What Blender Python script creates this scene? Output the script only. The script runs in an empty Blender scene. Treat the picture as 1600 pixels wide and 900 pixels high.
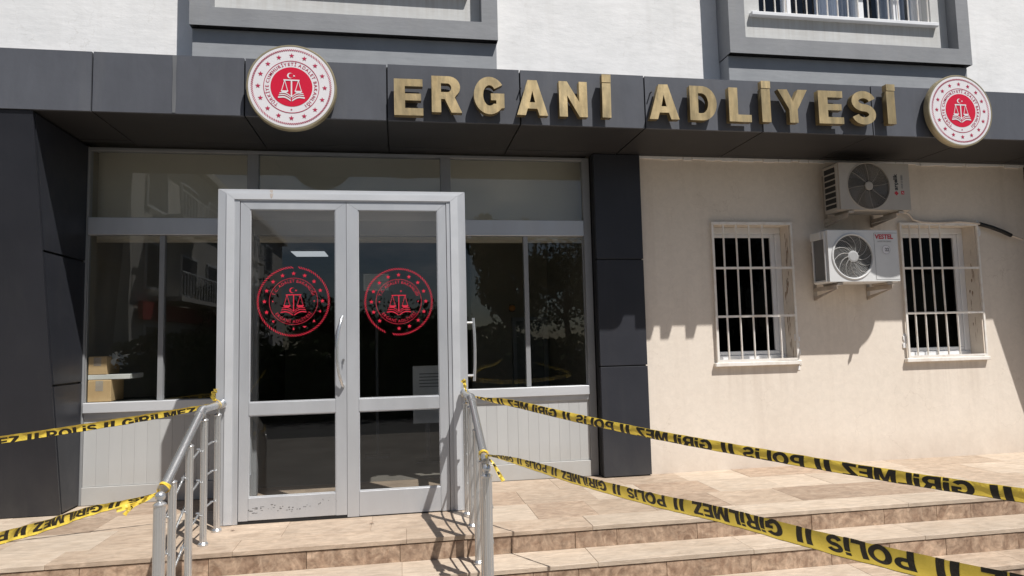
import bpy, bmesh, math, random
from mathutils import Vector, Matrix
random.seed(7)
sc = bpy.context.scene
C = sc.collection
PI = math.pi

# ------------------------------------------------------------------ camera
# world: X along the facade (right), Y into the building, Z up; landing floor at Z=0
cam_d = bpy.data.cameras.new('camera')
cam_d.sensor_width = 36.0
cam_d.lens = 1040.0 / 1600.0 * 36.0
cam_d.clip_start = 0.05
cam_d.clip_end = 600
cam = bpy.data.objects.new('camera', cam_d)
C.objects.link(cam)
R_ = Vector((0.98607534, -0.16456992, -0.02391998))
U_ = Vector((0.01027606, -0.08326363, 0.99647457))
F_ = Vector((0.1659814, 0.9828448, 0.08041308))
M = Matrix.Identity(4)
for i in range(3):
    M[i][0], M[i][1], M[i][2] = R_[i], U_[i], -F_[i]
M[2][3] = 1.2925
cam.matrix_world = M
sc.camera = cam

# ------------------------------------------------------------------ sky, sun, exposure
SUN_TO = Vector((0.70, -1.0, 2.02)).normalized()          # direction towards the sun
SUN_EL = math.asin(SUN_TO.z)
SUN_AZ = math.atan2(SUN_TO.x, SUN_TO.y)
w = bpy.data.worlds.new('World')
sc.world = w
w.use_nodes = True
nt = w.node_tree
bg = nt.nodes['Background']
sky = nt.nodes.new('ShaderNodeTexSky')
sky.sky_type = 'NISHITA'
sky.sun_disc = False
sky.sun_elevation = SUN_EL
sky.sun_rotation = SUN_AZ
sky.altitude = 800
# scattered fair-weather clouds (they show in the glass)
tc = nt.nodes.new('ShaderNodeTexCoord')
mp = nt.nodes.new('ShaderNodeMapping')
mp.inputs['Scale'].default_value = (1.0, 1.0, 2.2)
mp.inputs['Location'].default_value = (6.8, 3.6, 9.2)
nz = nt.nodes.new('ShaderNodeTexNoise')
nz.inputs['Scale'].default_value = 2.1
nz.inputs['Detail'].default_value = 7
nz.inputs['Roughness'].default_value = 0.58
rp = nt.nodes.new('ShaderNodeValToRGB')
rp.color_ramp.elements[0].position = 0.56
rp.color_ramp.elements[1].position = 0.72
mx = nt.nodes.new('ShaderNodeMix')
mx.data_type = 'RGBA'
mx.inputs[7].default_value = (11.0, 11.3, 11.8, 1)
nt.links.new(tc.outputs['Generated'], mp.inputs['Vector'])
nt.links.new(mp.outputs[0], nz.inputs['Vector'])
nt.links.new(nz.outputs['Fac'], rp.inputs['Fac'])
nt.links.new(rp.outputs['Color'], mx.inputs[0])
nt.links.new(sky.outputs[0], mx.inputs[6])
nt.links.new(mx.outputs[2], bg.inputs['Color'])
bg.inputs['Strength'].default_value = 0.05
sun_d = bpy.data.lights.new('sun', 'SUN')
sun_d.energy = 5.0
sun_d.angle = math.radians(0.5)
sun_d.color = (1.0, 0.97, 0.925)
sun = bpy.data.objects.new('sun', sun_d)
C.objects.link(sun)
sun.rotation_euler = SUN_TO.to_track_quat('Z', 'Y').to_euler()
sun.location = (6, -8, 20)
sc.view_settings.view_transform = 'Standard'
sc.view_settings.look = 'None'
sc.view_settings.gamma = 1.0
sc.view_settings.exposure = 0.25
sc.view_settings.use_curve_mapping = False
sc.render.engine = 'CYCLES'
sc.cycles.max_bounces = 10
sc.cycles.transparent_max_bounces = 24

# ------------------------------------------------------------------ materials
def _n(nt, t, **kw):
    n = nt.nodes.new(t)
    for k, v in kw.items():
        n.inputs[k].default_value = v
    return n

def mat(name, c1, c2=None, scale=4.0, stretch=(1, 1, 1), rough=0.6, metal=0.0, bump=0.0, bscale=60.0,
        bstretch=(1, 1, 1), streak=0.0, streak_col=(0.3, 0.26, 0.2), lo=0.35, hi=0.65, rough2=None, rnd=0.0,
        dirt=0.0, dirt_h=0.35, spec=0.5, detail=5.0, dist=0.0, per=True, drips=(), cracks=0.0, grime=0.0, fine=0.0, fscale=30.0, fstretch=(1, 1, 1)):
    """procedural surface: two-tone noise in world space (shifted per object), optional run-down streaks, wear at the foot, bump"""
    m = bpy.data.materials.new(name)
    m.use_nodes = True
    nt = m.node_tree
    p = nt.nodes['Principled BSDF']
    L = nt.links.new
    p.inputs['Roughness'].default_value = rough
    p.inputs['Metallic'].default_value = metal
    p.inputs['Specular IOR Level'].default_value = spec
    geo = nt.nodes.new('ShaderNodeNewGeometry')
    pos = geo.outputs['Position']
    if per:
        oi = nt.nodes.new('ShaderNodeObjectInfo')
        ml = nt.nodes.new('ShaderNodeVectorMath'); ml.operation = 'MULTIPLY_ADD'
        cb = nt.nodes.new('ShaderNodeCombineXYZ')
        for k in range(3): L(oi.outputs['Random'], cb.inputs[k])
        L(cb.outputs[0], ml.inputs[0]); ml.inputs[1].default_value = (37.0, 19.0, 53.0); L(pos, ml.inputs[2])
        pos = ml.outputs[0]
    def noise(sc_, st, det=detail, d=dist):
        mp = nt.nodes.new('ShaderNodeMapping'); mp.inputs['Scale'].default_value = st
        L(pos, mp.inputs['Vector'])
        n = _n(nt, 'ShaderNodeTexNoise', Scale=sc_, Detail=det, Roughness=0.6, Distortion=d)
        L(mp.outputs[0], n.inputs['Vector'])
        return n.outputs['Fac']
    def mixc(f, a, b):
        x = nt.nodes.new('ShaderNodeMix'); x.data_type = 'RGBA'
        if isinstance(f, float): x.inputs[0].default_value = f
        else: L(f, x.inputs[0])
        for s, v in ((6, a), (7, b)):
            if isinstance(v, tuple): x.inputs[s].default_value = (*v, 1)
            else: L(v, x.inputs[s])
        return x.outputs[2]
    def ramp(f, a, b, va=0.0, vb=1.0):
        r = nt.nodes.new('ShaderNodeMapRange')
        r.inputs[1].default_value = a; r.inputs[2].default_value = b
        r.inputs[3].default_value = va; r.inputs[4].default_value = vb
        L(f, r.inputs[0]); return r.outputs[0]
    c2 = c2 or tuple(x * 0.85 for x in c1)
    f = ramp(noise(scale, stretch), lo, hi)
    col = mixc(f, c1, c2)
    if fine > 0:
        fv = nt.nodes.new('ShaderNodeHueSaturation'); L(ramp(noise(fscale, fstretch, 9.0, 0.8), 0.3, 0.7, 1 - fine, 1 + fine), fv.inputs['Value']); L(col, fv.inputs['Color']); col = fv.outputs[0]
    if streak > 0:
        s = ramp(noise(7.0, (1, 1, 0.06), 6.0), 0.55, 0.75, 0.0, streak)
        col = mixc(s, col, streak_col)
    if dirt > 0:
        sep = nt.nodes.new('ShaderNodeSeparateXYZ'); L(geo.outputs['Position'], sep.inputs[0])
        h = ramp(sep.outputs['Z'], 0.0, dirt_h, 1.0, 0.0)
        mu = nt.nodes.new('ShaderNodeMath'); mu.operation = 'MULTIPLY'
        L(h, mu.inputs[0]); L(ramp(noise(5.0, (1, 1, 0.5)), 0.3, 0.7, 0.2, dirt * 1.6), mu.inputs[1])
        col = mixc(mu.outputs[0], col, streak_col)
    if drips or cracks:
        sp = nt.nodes.new('ShaderNodeSeparateXYZ'); L(geo.outputs['Position'], sp.inputs[0])
        def mul(a, b):
            q = nt.nodes.new('ShaderNodeMath'); q.operation = 'MULTIPLY'; L(a, q.inputs[0]); L(b, q.inputs[1]); return q.outputs[0]
        for (xa, xb, zt, zb, k) in drips:                    # run-off stains under sills and units
            f = mul(ramp(sp.outputs['X'], xa - .04, xa + .05), ramp(sp.outputs['X'], xb - .05, xb + .04, 1.0, 0.0))
            f = mul(f, mul(ramp(sp.outputs['Z'], zb, zt), ramp(sp.outputs['Z'], zt, zt + .03, 1.0, 0.0)))
            col = mixc(mul(f, ramp(noise(19.0, (1, 1, 0.035), 6.0), 0.42, 0.70, 0.0, k)), col, streak_col)
        if cracks:
            vo = nt.nodes.new('ShaderNodeTexVoronoi'); vo.feature = 'DISTANCE_TO_EDGE'; vo.inputs['Scale'].default_value = 2.3
            ad = nt.nodes.new('ShaderNodeVectorMath'); ad.operation = 'MULTIPLY_ADD'
            nz_ = _n(nt, 'ShaderNodeTexNoise', Scale=3.0, Detail=6.0); L(geo.outputs['Position'], nz_.inputs['Vector'])
            L(nz_.outputs['Color'], ad.inputs[0]); ad.inputs[1].default_value = (.5, .5, .5); L(geo.outputs['Position'], ad.inputs[2]); L(ad.outputs[0], vo.inputs['Vector'])
            f = mul(ramp(vo.outputs['Distance'], 0.0, 0.006, 1.0, 0.0), ramp(noise(1.1, (1, 1, 1)), 0.46, 0.60, 0.0, cracks))
            col = mixc(f, col, streak_col)
    if grime > 0:                                            # irregular stains that run across the joints
        def wn(sc_, d):
            n = _n(nt, 'ShaderNodeTexNoise', Scale=sc_, Detail=9.0, Roughness=0.65, Distortion=d); L(geo.outputs['Position'], n.inputs['Vector']); return n.outputs['Fac']
        col = mixc(ramp(wn(1.7, 1.0), 0.48, 0.72, 0.0, grime), col, tuple(x * .62 for x in c2))
        col = mixc(ramp(wn(13.0, 0.4), 0.60, 0.72, 0.0, grime), col, tuple(x * .45 for x in c2))
    if rnd > 0:
        oi2 = nt.nodes.new('ShaderNodeObjectInfo')
        hv = nt.nodes.new('ShaderNodeHueSaturation')
        L(ramp(oi2.outputs['Random'], 0, 1, 1 - rnd, 1 + rnd), hv.inputs['Value'])
        L(col, hv.inputs['Color']); col = hv.outputs[0]
    L(col, p.inputs['Base Color'])
    if rough2 is not None:
        L(ramp(noise(scale * 2.3, stretch), 0.3, 0.7, rough, rough2), p.inputs['Roughness'])
    if bump > 0:
        b = _n(nt, 'ShaderNodeBump', Strength=1.0, Distance=bump)
        L(noise(bscale, bstretch, 6.0), b.inputs['Height'])
        L(b.outputs[0], p.inputs['Normal'])
    return m

def glass_mat(name, tint, ior=1.75, wave=0.0):
    m = bpy.data.materials.new(name); m.use_nodes = True
    nt = m.node_tree; L = nt.links.new
    nt.nodes.remove(nt.nodes['Principled BSDF'])
    out = nt.nodes['Material Output']
    tr = nt.nodes.new('ShaderNodeBsdfTransparent'); tr.inputs[0].default_value = (*tint, 1)
    gl = nt.nodes.new('ShaderNodeBsdfGlossy'); gl.inputs['Roughness'].default_value = 0.0
    gl.inputs[0].default_value = (1, 1, 1, 1)
    fr = nt.nodes.new('ShaderNodeFresnel'); fr.inputs[0].default_value = ior
    mx = nt.nodes.new('ShaderNodeMixShader')
    if wave:
        geo = nt.nodes.new('ShaderNodeNewGeometry')
        n = _n(nt, 'ShaderNodeTexNoise', Scale=1.6, Detail=1.0)
        L(geo.outputs['Position'], n.inputs['Vector'])
        b = _n(nt, 'ShaderNodeBump', Strength=1.0, Distance=wave); L(n.outputs['Fac'], b.inputs['Height'])
        L(b.outputs[0], gl.inputs['Normal'])
    g2 = nt.nodes.new('ShaderNodeNewGeometry'); sub = nt.nodes.new('ShaderNodeMath'); sub.operation = 'SUBTRACT'; sub.inputs[0].default_value = 1.0
    mul = nt.nodes.new('ShaderNodeMath'); mul.operation = 'MULTIPLY'                 # each pane reflects once, at the face the ray enters
    L(g2.outputs['Backfacing'], sub.inputs[1]); L(sub.outputs[0], mul.inputs[0]); L(fr.outputs[0], mul.inputs[1])
    L(mul.outputs[0], mx.inputs[0]); L(tr.outputs[0], mx.inputs[1]); L(gl.outputs[0], mx.inputs[2])
    L(mx.outputs[0], out.inputs[0])
    return m

def tape_mat(name, col, t):
    m = bpy.data.materials.new(name); m.use_nodes = True
    nt = m.node_tree; L = nt.links.new
    p = nt.nodes['Principled BSDF']; out = nt.nodes['Material Output']
    p.inputs['Base Color'].default_value = (*col, 1); p.inputs['Roughness'].default_value = 0.32
    tl = nt.nodes.new('ShaderNodeBsdfTranslucent'); tl.inputs[0].default_value = (*col, 1)
    mx = nt.nodes.new('ShaderNodeMixShader'); mx.inputs[0].default_value = t
    geo = nt.nodes.new('ShaderNodeNewGeometry')
    n = _n(nt, 'ShaderNodeTexNoise', Scale=32.0, Detail=4.0, Distortion=1.5); L(geo.outputs['Position'], n.inputs['Vector'])
    b = _n(nt, 'ShaderNodeBump', Strength=1.0, Distance=0.0045); L(n.outputs['Fac'], b.inputs['Height'])
    L(b.outputs[0], p.inputs['Normal'])
    L(p.outputs[0], mx.inputs[1]); L(tl.outputs[0], mx.inputs[2]); L(mx.outputs[0], out.inputs[0])
    return m

def lamp_mat(name, col, s):
    m = bpy.data.materials.new(name); m.use_nodes = True
    p = m.node_tree.nodes['Principled BSDF']
    p.inputs['Emission Color'].default_value = (*col, 1); p.inputs['Emission Strength'].default_value = s
    return m

MT = {}
MT['white_plaster'] = mat('white_plaster', (0.80, 0.79, 0.785), (0.72, 0.715, 0.71), 2.2, rough=0.85, bump=0.0045, bscale=5, bstretch=(0.7, 1, 1.7), streak=0.22, streak_col=(0.56, 0.54, 0.51), per=False, cracks=.5, fine=.02, fscale=14)
MT['cream_plaster'] = mat('cream_plaster', (0.735, 0.660, 0.575), (0.690, 0.612, 0.525), 1.3, rough=0.85, bump=0.0016, bscale=11, bstretch=(0.8, 1, 1.3), streak=0.22, streak_col=(0.53, 0.45, 0.375), dirt=0.5, dirt_h=0.30, per=False, fine=.045, fscale=20, lo=.25, hi=.75, grime=.05, cracks=.6,
    drips=((3.02, 3.97, .995, .45, .5), (5.13, 6.14, .98, .42, .5), (4.12, 4.88, 1.76, 1.15, .4), (4.28, 5.05, 2.46, 2.1, .5), (2.36, 2.50, 2.9, .3, .4)))
MT['grey_plaster'] = mat('grey_plaster', (0.255, 0.26, 0.272), (0.22, 0.225, 0.236), 3, rough=0.8, bump=0.002, bscale=14, bstretch=(0.5, 1, 2), streak=0.16, streak_col=(0.30, 0.29, 0.27), per=False)
MT['pale_grey_plaster'] = mat('pale_grey_plaster', (0.30, 0.31, 0.325), (0.26, 0.27, 0.285), 3, rough=0.8, bump=0.002, bscale=14, bstretch=(0.5, 1, 2), streak=0.12, streak_col=(0.2, 0.2, 0.2), per=False)
MT['panel_plaster'] = mat('panel_plaster', (0.56, 0.56, 0.55), (0.50, 0.50, 0.49), 3, rough=0.8, bump=0.002, bscale=13, bstretch=(0.5, 1, 2), streak=0.25, streak_col=(0.38, 0.35, 0.31), per=False, drips=((3.5, 5.75, 4.54, 4.24, .7), (-1.5, .7, 4.54, 4.24, .7)))
MT['cladding'] = mat('cladding', (0.100, 0.105, 0.121), (0.086, 0.090, 0.104), 1.4, stretch=(1, 1, 0.5), rough=0.40, metal=0.0, spec=0.22, bump=0.006, bscale=1.5, streak=0.34, streak_col=(0.145, 0.147, 0.152), rnd=0.09, rough2=0.5, fine=.06, fscale=9, fstretch=(1, 1, .3))
MT['dark_cladding'] = mat('dark_cladding', (0.031, 0.0325, 0.040), (0.026, 0.0275, 0.034), 1.6, rough=0.36, spec=0.26, bump=0.005, bscale=1.6, streak=0.22, streak_col=(0.060, 0.059, 0.060), rnd=0.06, dirt=0.6, dirt_h=0.5, rough2=0.48)
MT['streak'] = mat('streak', (0.15, 0.153, 0.16), (0.11, 0.113, 0.12), 9, stretch=(1, 1, .2), rough=0.6)
MT['soffit'] = mat('soffit', (0.040, 0.038, 0.038), (0.034, 0.033, 0.034), 1.2, rough=0.5, spec=0.25, bump=0.003, bscale=1.5, rnd=0.06)
MT['black'] = mat('black', (0.008, 0.008, 0.009), rough=0.6)
MT['alu'] = mat('alu', (0.52, 0.53, 0.55), (0.475, 0.485, 0.505), 3, stretch=(1, 1, .3), streak=.12, streak_col=(.40, .39, .37), rough=0.30, metal=0.38, bump=0.0008, bscale=40, bstretch=(1, 1, .1), rough2=0.5)
MT['alu_white'] = mat('alu_white', (0.63, 0.64, 0.66), (0.57, 0.58, 0.60), 3, stretch=(.3, 1, 1), rough=0.32, metal=0.28, rough2=0.5)
MT['alu_dull'] = mat('alu_dull', (0.27, 0.275, 0.285), (0.24, 0.245, 0.25), 3, rough=0.45, metal=0.1)
MT['board'] = mat('board', (0.465, 0.468, 0.462), (0.43, 0.433, 0.428), 3, stretch=(1, 1, .25), rough=0.5, rnd=0.03, dirt=0.3, dirt_h=0.35, streak_col=(0.33, 0.29, 0.24))
MT['steel'] = mat('steel', (0.64, 0.645, 0.65), (0.60, 0.605, 0.61), 3, stretch=(1, 1, .15), rough=0.27, metal=0.8)
MT['gold'] = mat('gold', (0.620, 0.480, 0.265), (0.400, 0.295, 0.150), 4, stretch=(2.2, 1, .45), rough=0.30, metal=0.68, bump=0.003, bscale=7, rough2=0.55, rnd=0.13, lo=.28, hi=.74, streak=.45, streak_col=(.26, .205, .125), fine=.10, fscale=60, fstretch=(3, 1, .2))
MT['gold_edge'] = mat('gold_edge', (0.30, 0.23, 0.115), (0.22, 0.165, 0.08), 8, rough=0.4, metal=0.6)
MT['brass'] = mat('brass', (0.40, 0.34, 0.22), (0.31, 0.26, 0.16), 6, rough=0.4, metal=0.5)
MT['sign_white'] = mat('sign_white', (0.72, 0.70, 0.715), (0.70, 0.68, 0.70), 4, rough=0.35)
MT['sign_red'] = mat('sign_red', (0.60, 0.006, 0.036), (0.56, 0.006, 0.034), 4, rough=0.35)
MT['sign_crimson'] = mat('sign_crimson', (0.42, 0.022, 0.07), (0.40, 0.02, 0.065), 4, rough=0.4)
MT['decal_red'] = mat('decal_red', (0.64, 0.020, 0.052), (0.55, 0.017, 0.044), 9, rough=0.45)
MT['travertine'] = mat('travertine', (0.465, 0.368, 0.280), (0.368, 0.275, 0.200), 3.4, stretch=(0.8, 1.5, 3), rough=0.5, bump=0.0018, bscale=45, bstretch=(.3, 2, 1), rnd=0.08, dist=2.4, detail=11, lo=.30, hi=.72, rough2=0.72, fine=.22, fscale=17, fstretch=(.6, 1.6, 2), grime=.34)
MT['travertine_pale'] = mat('travertine_pale', (0.505, 0.420, 0.334), (0.425, 0.338, 0.256), 3.2, stretch=(0.7, 1.7, 3), rough=0.5, bump=0.0018, bscale=45, bstretch=(.3, 2, 1), rnd=0.06, dist=2.0, detail=11, lo=.30, hi=.72, rough2=0.70, fine=.19, fscale=17, fstretch=(.5, 1.8, 2), grime=.30)
MT['travertine_brown'] = mat('travertine_brown', (0.300, 0.212, 0.150), (0.400, 0.302, 0.222), 3.4, stretch=(1, 1.6, 2), rough=0.48, bump=0.0018, bscale=45, rnd=0.10, dist=2.6, detail=11, rough2=0.70, fine=.25, fscale=18, fstretch=(.7, 1.5, 2), grime=.30)
MT['emperador'] = mat('emperador', (0.460, 0.335, 0.240), (0.235, 0.150, 0.100), 6.0, stretch=(1, 1, 1), rough=0.42, bump=0.001, bscale=50, rnd=0.09, dist=2.2, detail=12, lo=.36, hi=.66, streak=0.4, streak_col=(0.12, 0.07, 0.048), fine=.34, fscale=24, grime=.2)
MT['grout'] = mat('grout', (0.34, 0.26, 0.19), (0.25, 0.185, 0.135), 8, rough=0.9)
MT['paving'] = mat('paving', (0.26, 0.235, 0.205), (0.20, 0.18, 0.155), 1.5, rough=0.85, bump=0.004, bscale=60)
MT['asphalt'] = mat('asphalt', (0.075, 0.074, 0.072), (0.055, 0.054, 0.053), 1.0, rough=0.9, bump=0.004, bscale=90)
MT['pvc'] = mat('pvc', (0.78, 0.785, 0.80), (0.73, 0.735, 0.75), 4, rough=0.38, streak=0.06)
MT['white_iron'] = mat('white_iron', (0.80, 0.765, 0.715), (0.66, 0.58, 0.50), 9, rough=0.5, streak=0.25, streak_col=(0.42, 0.26, 0.17), lo=.45, hi=.75)
MT['ac_white'] = mat('ac_white', (0.66, 0.66, 0.655), (0.60, 0.60, 0.595), 3, rough=0.45, streak=0.12, streak_col=(0.5, 0.45, 0.4))
MT['ac_cream'] = mat('ac_cream', (0.42, 0.385, 0.34), (0.36, 0.325, 0.285), 3, rough=0.45, streak=0.15, streak_col=(0.4, 0.33, 0.27))
MT['ac_grey'] = mat('ac_grey', (0.42, 0.42, 0.42), rough=0.45)
MT['guard'] = mat('guard', (0.55, 0.54, 0.52), rough=0.4)
MT['guard_warm'] = mat('guard_warm', (0.42, 0.38, 0.33), rough=0.45)
MT['fan_blade'] = mat('fan_blade', (0.035, 0.035, 0.036), rough=0.4)
MT['fan_grey'] = mat('fan_grey', (0.16, 0.16, 0.16), rough=0.4)
MT['bracket'] = mat('bracket', (0.46, 0.41, 0.35), (0.36, 0.30, 0.25), 8, rough=0.5, streak=0.3, streak_col=(.2, .13, .09))
MT['pipe'] = mat('pipe', (0.62, 0.55, 0.47), (0.5, 0.44, 0.38), 8, rough=0.6)
MT['print_black'] = mat('print_black', (0.012, 0.012, 0.012), rough=0.5)
MT['print_grey'] = mat('print_grey', (0.2, 0.2, 0.2), rough=0.5)
MT['old_rust'] = mat('old_rust', (0.42, 0.31, 0.22), (0.20, 0.12, 0.08), 16, rough=0.9)
MT['rust'] = mat('rust', (0.50, 0.44, 0.40), (0.42, 0.36, 0.31), 30, rough=0.6)
MT['print_red'] = mat('print_red', (0.52, 0.012, 0.03), rough=0.45)
MT['tape'] = tape_mat('tape', (0.90, 0.665, 0.095), 0.28)
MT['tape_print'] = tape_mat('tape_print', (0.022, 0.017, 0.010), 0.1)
MT['glass'] = glass_mat('glass', (0.94, 0.95, 0.94), 1.72, 0.0006)
MT['door_glass'] = glass_mat('door_glass', (0.93, 0.94, 0.94), 1.74, 0.0006)
MT['dark_glass'] = glass_mat('dark_glass', (0.86, 0.89, 0.93), 1.6, 0.0008)
MT['screened_glass'] = glass_mat('screened_glass', (0.35, 0.35, 0.36), 1.12)
MT['lintel_paint'] = mat('lintel_paint', (0.64, 0.595, 0.505), (0.60, 0.555, 0.47), 1.5, rough=0.8)  # kept lighter than the hall walls so the added lintel brightens the transom
MT['hall_wall'] = mat('hall_wall', (0.30, 0.275, 0.225), (0.26, 0.24, 0.20), 1.5, rough=0.8)
MT['hall_floor'] = mat('hall_floor', (0.22, 0.20, 0.175), (0.17, 0.155, 0.135), 2, rough=0.35)
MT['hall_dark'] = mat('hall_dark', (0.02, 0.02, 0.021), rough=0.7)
MT['cardboard'] = mat('cardboard', (0.60, 0.42, 0.23), (0.52, 0.35, 0.18), 5, stretch=(1, 1, .4), rough=0.8)
MT['paper'] = mat('paper', (0.72, 0.72, 0.70), rough=0.8)
MT['curtain'] = mat('curtain', (0.66, 0.67, 0.70), (0.55, 0.56, 0.59), 12, stretch=(1, 1, .1), rough=0.9)
MT['lamp'] = lamp_mat('lamp', (0.9, 0.95, 1.0), 0.45)
MT['bark'] = mat('bark', (0.10, 0.075, 0.055), (0.06, 0.045, 0.035), 14, stretch=(1, 1, .2), rough=0.9)
MT['soil'] = mat('soil', (0.045, 0.05, 0.028), (0.03, 0.03, 0.02), 3, rough=0.95)
MT['leaf'] = mat('leaf', (0.030, 0.050, 0.018), (0.045, 0.068, 0.024), 2, rough=0.8, spec=0.1)
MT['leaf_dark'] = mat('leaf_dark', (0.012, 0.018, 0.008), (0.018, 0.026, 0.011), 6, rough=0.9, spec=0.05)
MT['facade_far'] = mat('facade_far', (0.56, 0.54, 0.50), (0.50, 0.48, 0.45), 1.2, rough=0.85)
MT['far_red'] = mat('far_red', (0.38, 0.03, 0.03), rough=0.6)
MT['orange'] = mat('orange', (0.7, 0.28, 0.06), rough=0.5)
MT['dark_steel'] = mat('dark_steel', (0.10, 0.10, 0.105), rough=0.5, metal=0.4)

# ------------------------------------------------------------------ mesh helpers
class MB:
    def __init__(s): s.v = []; s.f = []; s.k = 0
    def add(s, vs, fs):
        b = len(s.v); s.v += [tuple(v) for v in vs]; s.f += [tuple(b + i for i in f) for f in fs]; return s
    def box(s, x0, x1, y0, y1, z0, z1, bev=0.0):
        if bev <= 0:
            vs = [(x, y, z) for z in (z0, z1) for y in (y0, y1) for x in (x0, x1)]
            return s.add(vs, [(0, 2, 3, 1), (4, 5, 7, 6), (0, 1, 5, 4), (2, 6, 7, 3), (0, 4, 6, 2), (1, 3, 7, 5)])
        bm = bmesh.new(); bmesh.ops.create_cube(bm, size=1)
        for v in bm.verts:
            v.co = Vector(((x0 + x1) / 2 + v.co.x * (x1 - x0), (y0 + y1) / 2 + v.co.y * (y1 - y0), (z0 + z1) / 2 + v.co.z * (z1 - z0)))
        bmesh.ops.bevel(bm, geom=bm.edges[:], offset=bev, segments=1, affect='EDGES')
        bm.verts.index_update()
        s.add([v.co[:] for v in bm.verts], [[v.index for v in f.verts] for f in bm.faces]); bm.free(); return s
    def prism(s, poly, axis, a, b):
        """extrude a 2-D polygon along an axis ('x': poly is (y,z); 'y': (x,z); 'z': (x,y))"""
        def P(p, t): return {'x': (t, p[0], p[1]), 'y': (p[0], t, p[1]), 'z': (p[0], p[1], t)}[axis]
        n = len(poly)
        vs = [P(p, a) for p in poly] + [P(p, b) for p in poly]
        return s.add(vs, [tuple(range(n))[::-1], tuple(range(n, 2 * n))] + [(i, (i + 1) % n, n + (i + 1) % n, n + i) for i in range(n)])
    def tube(s, pts, r, seg=8, caps=True, flute=0.0):
        pts = [Vector(p) for p in pts]; n = len(pts); rs = r if isinstance(r, (list, tuple)) else [r] * n
        t0 = (pts[1] - pts[0]).normalized()
        ref = Vector((0, 0, 1)) if abs(t0.z) < .9 else Vector((1, 0, 0))
        nn = t0.cross(ref).normalized(); b = len(s.v)
        for i, p in enumerate(pts):
            t = (pts[min(i + 1, n - 1)] - pts[max(i - 1, 0)]).normalized()
            nn = (nn - t * nn.dot(t)).normalized(); bb = t.cross(nn)
            for k in range(seg):
                a = 2 * PI * k / seg
                rr = rs[i] * (1 - (flute if k % 2 else 0))
                s.v.append(tuple(p + nn * math.cos(a) * rr + bb * math.sin(a) * rr))
        for i in range(n - 1):
            for k in range(seg):
                s.f.append((b + i * seg + k, b + i * seg + (k + 1) % seg, b + (i + 1) * seg + (k + 1) % seg, b + (i + 1) * seg + k))
        if caps:
            s.f.append(tuple(b + k for k in range(seg))[::-1]); s.f.append(tuple(b + (n - 1) * seg + k for k in range(seg)))
        return s
    def lathe(s, prof, o, axis='z', seg=20):
        b = len(s.v); n = len(prof)
        for r, h in prof:
            for k in range(seg):
                a = 2 * PI * k / seg; c, d = r * math.cos(a), r * math.sin(a)
                s.v.append({'z': (o[0] + c, o[1] + d, o[2] + h), 'y': (o[0] + c, o[1] + h, o[2] + d)}[axis])
        for i in range(n - 1):
            for k in range(seg):
                s.f.append((b + i * seg + k, b + i * seg + (k + 1) % seg, b + (i + 1) * seg + (k + 1) % seg, b + (i + 1) * seg + k))
        s.f.append(tuple(b + k for k in range(seg))); s.f.append(tuple(b + (n - 1) * seg + k for k in range(seg)))
        return s
    def ring(s, o, R, r, seg=48, tseg=6):
        """torus lying in the XZ plane"""
        b = len(s.v)
        for i in range(seg):
            a = 2 * PI * i / seg
            for k in range(tseg):
                q = 2 * PI * k / tseg; rr = R + r * math.cos(q)
                s.v.append((o[0] + rr * math.cos(a), o[1] + r * math.sin(q), o[2] + rr * math.sin(a)))
        for i in range(seg):
            for k in range(tseg):
                s.f.append((b + i * tseg + k, b + ((i + 1) % seg) * tseg + k, b + ((i + 1) % seg) * tseg + (k + 1) % tseg, b + i * tseg + (k + 1) % tseg))
        return s
    def flat(s, poly, o, y):
        """flat print polygon in the XZ plane, about point o=(x,z), facing -Y"""
        s.k += 1; y -= .000012 * (s.k % 60)
        return s.add([(o[0] + p[0], y, o[1] + p[1]) for p in poly], [tuple(range(len(poly)))])
    def mesh(s, name):
        me = bpy.data.meshes.new(name); me.from_pydata(s.v, [], s.f)
        bm = bmesh.new(); bm.from_mesh(me); bmesh.ops.recalc_face_normals(bm, faces=bm.faces[:]); bm.to_mesh(me); bm.free()
        return me
    def build(s, name, m, parent=None, smooth=False, keep=False):
        me = s.mesh(name) if not keep else s.raw(name)
        return link(name, me, m, parent, smooth)
    def raw(s, name):
        me = bpy.data.meshes.new(name); me.from_pydata(s.v, [], s.f); return me

def link(name, me, m, parent=None, smooth=False, loc=None):
    if m is not None and not me.materials: me.materials.append(MT[m] if isinstance(m, str) else m)
    if smooth:
        for p in me.polygons: p.use_smooth = True
        try: me.set_sharp_from_angle(angle=math.radians(40))
        except Exception: pass
    o = bpy.data.objects.new(name, me); C.objects.link(o)
    if parent is not None: adopt(o, parent)
    if loc is not None: o.location = loc
    return o

WORLD = {}
def adopt(o, parent):
    o.parent = parent
    o.matrix_parent_inverse = Matrix.Translation(-Vector(WORLD.get(parent.name, (0, 0, 0))))

def thing(name, label, cat, loc=(0, 0, 0), group=None, kind=None):
    o = bpy.data.objects.new(name, None); C.objects.link(o); o.empty_display_size = .1
    o.location = loc; WORLD[o.name] = tuple(loc)
    return tag(o, label, cat, group, kind)

def tag(o, label=None, cat=None, group=None, kind=None):
    for k, v in (('label', label), ('category', cat), ('group', group), ('kind', kind)):
        if v: o[k] = v
    return o

def box(name, m, parent, *d, bev=0.0):
    return MB().box(*d, bev=bev).build(name, m, parent)

def copy_tree(o, parent=None, shift=(0, 0, 0)):
    kids = [c for c in bpy.data.objects if c.parent == o]
    c = o.copy(); C.objects.link(c)
    if parent is None:
        c.location = Vector(o.location) + Vector(shift); WORLD[c.name] = tuple(WORLD.get(o.name, (0, 0, 0)))
    else:
        mi = o.matrix_parent_inverse.copy(); c.parent = parent; c.matrix_parent_inverse = mi
    for k in kids: copy_tree(k, c)
    return c

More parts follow.
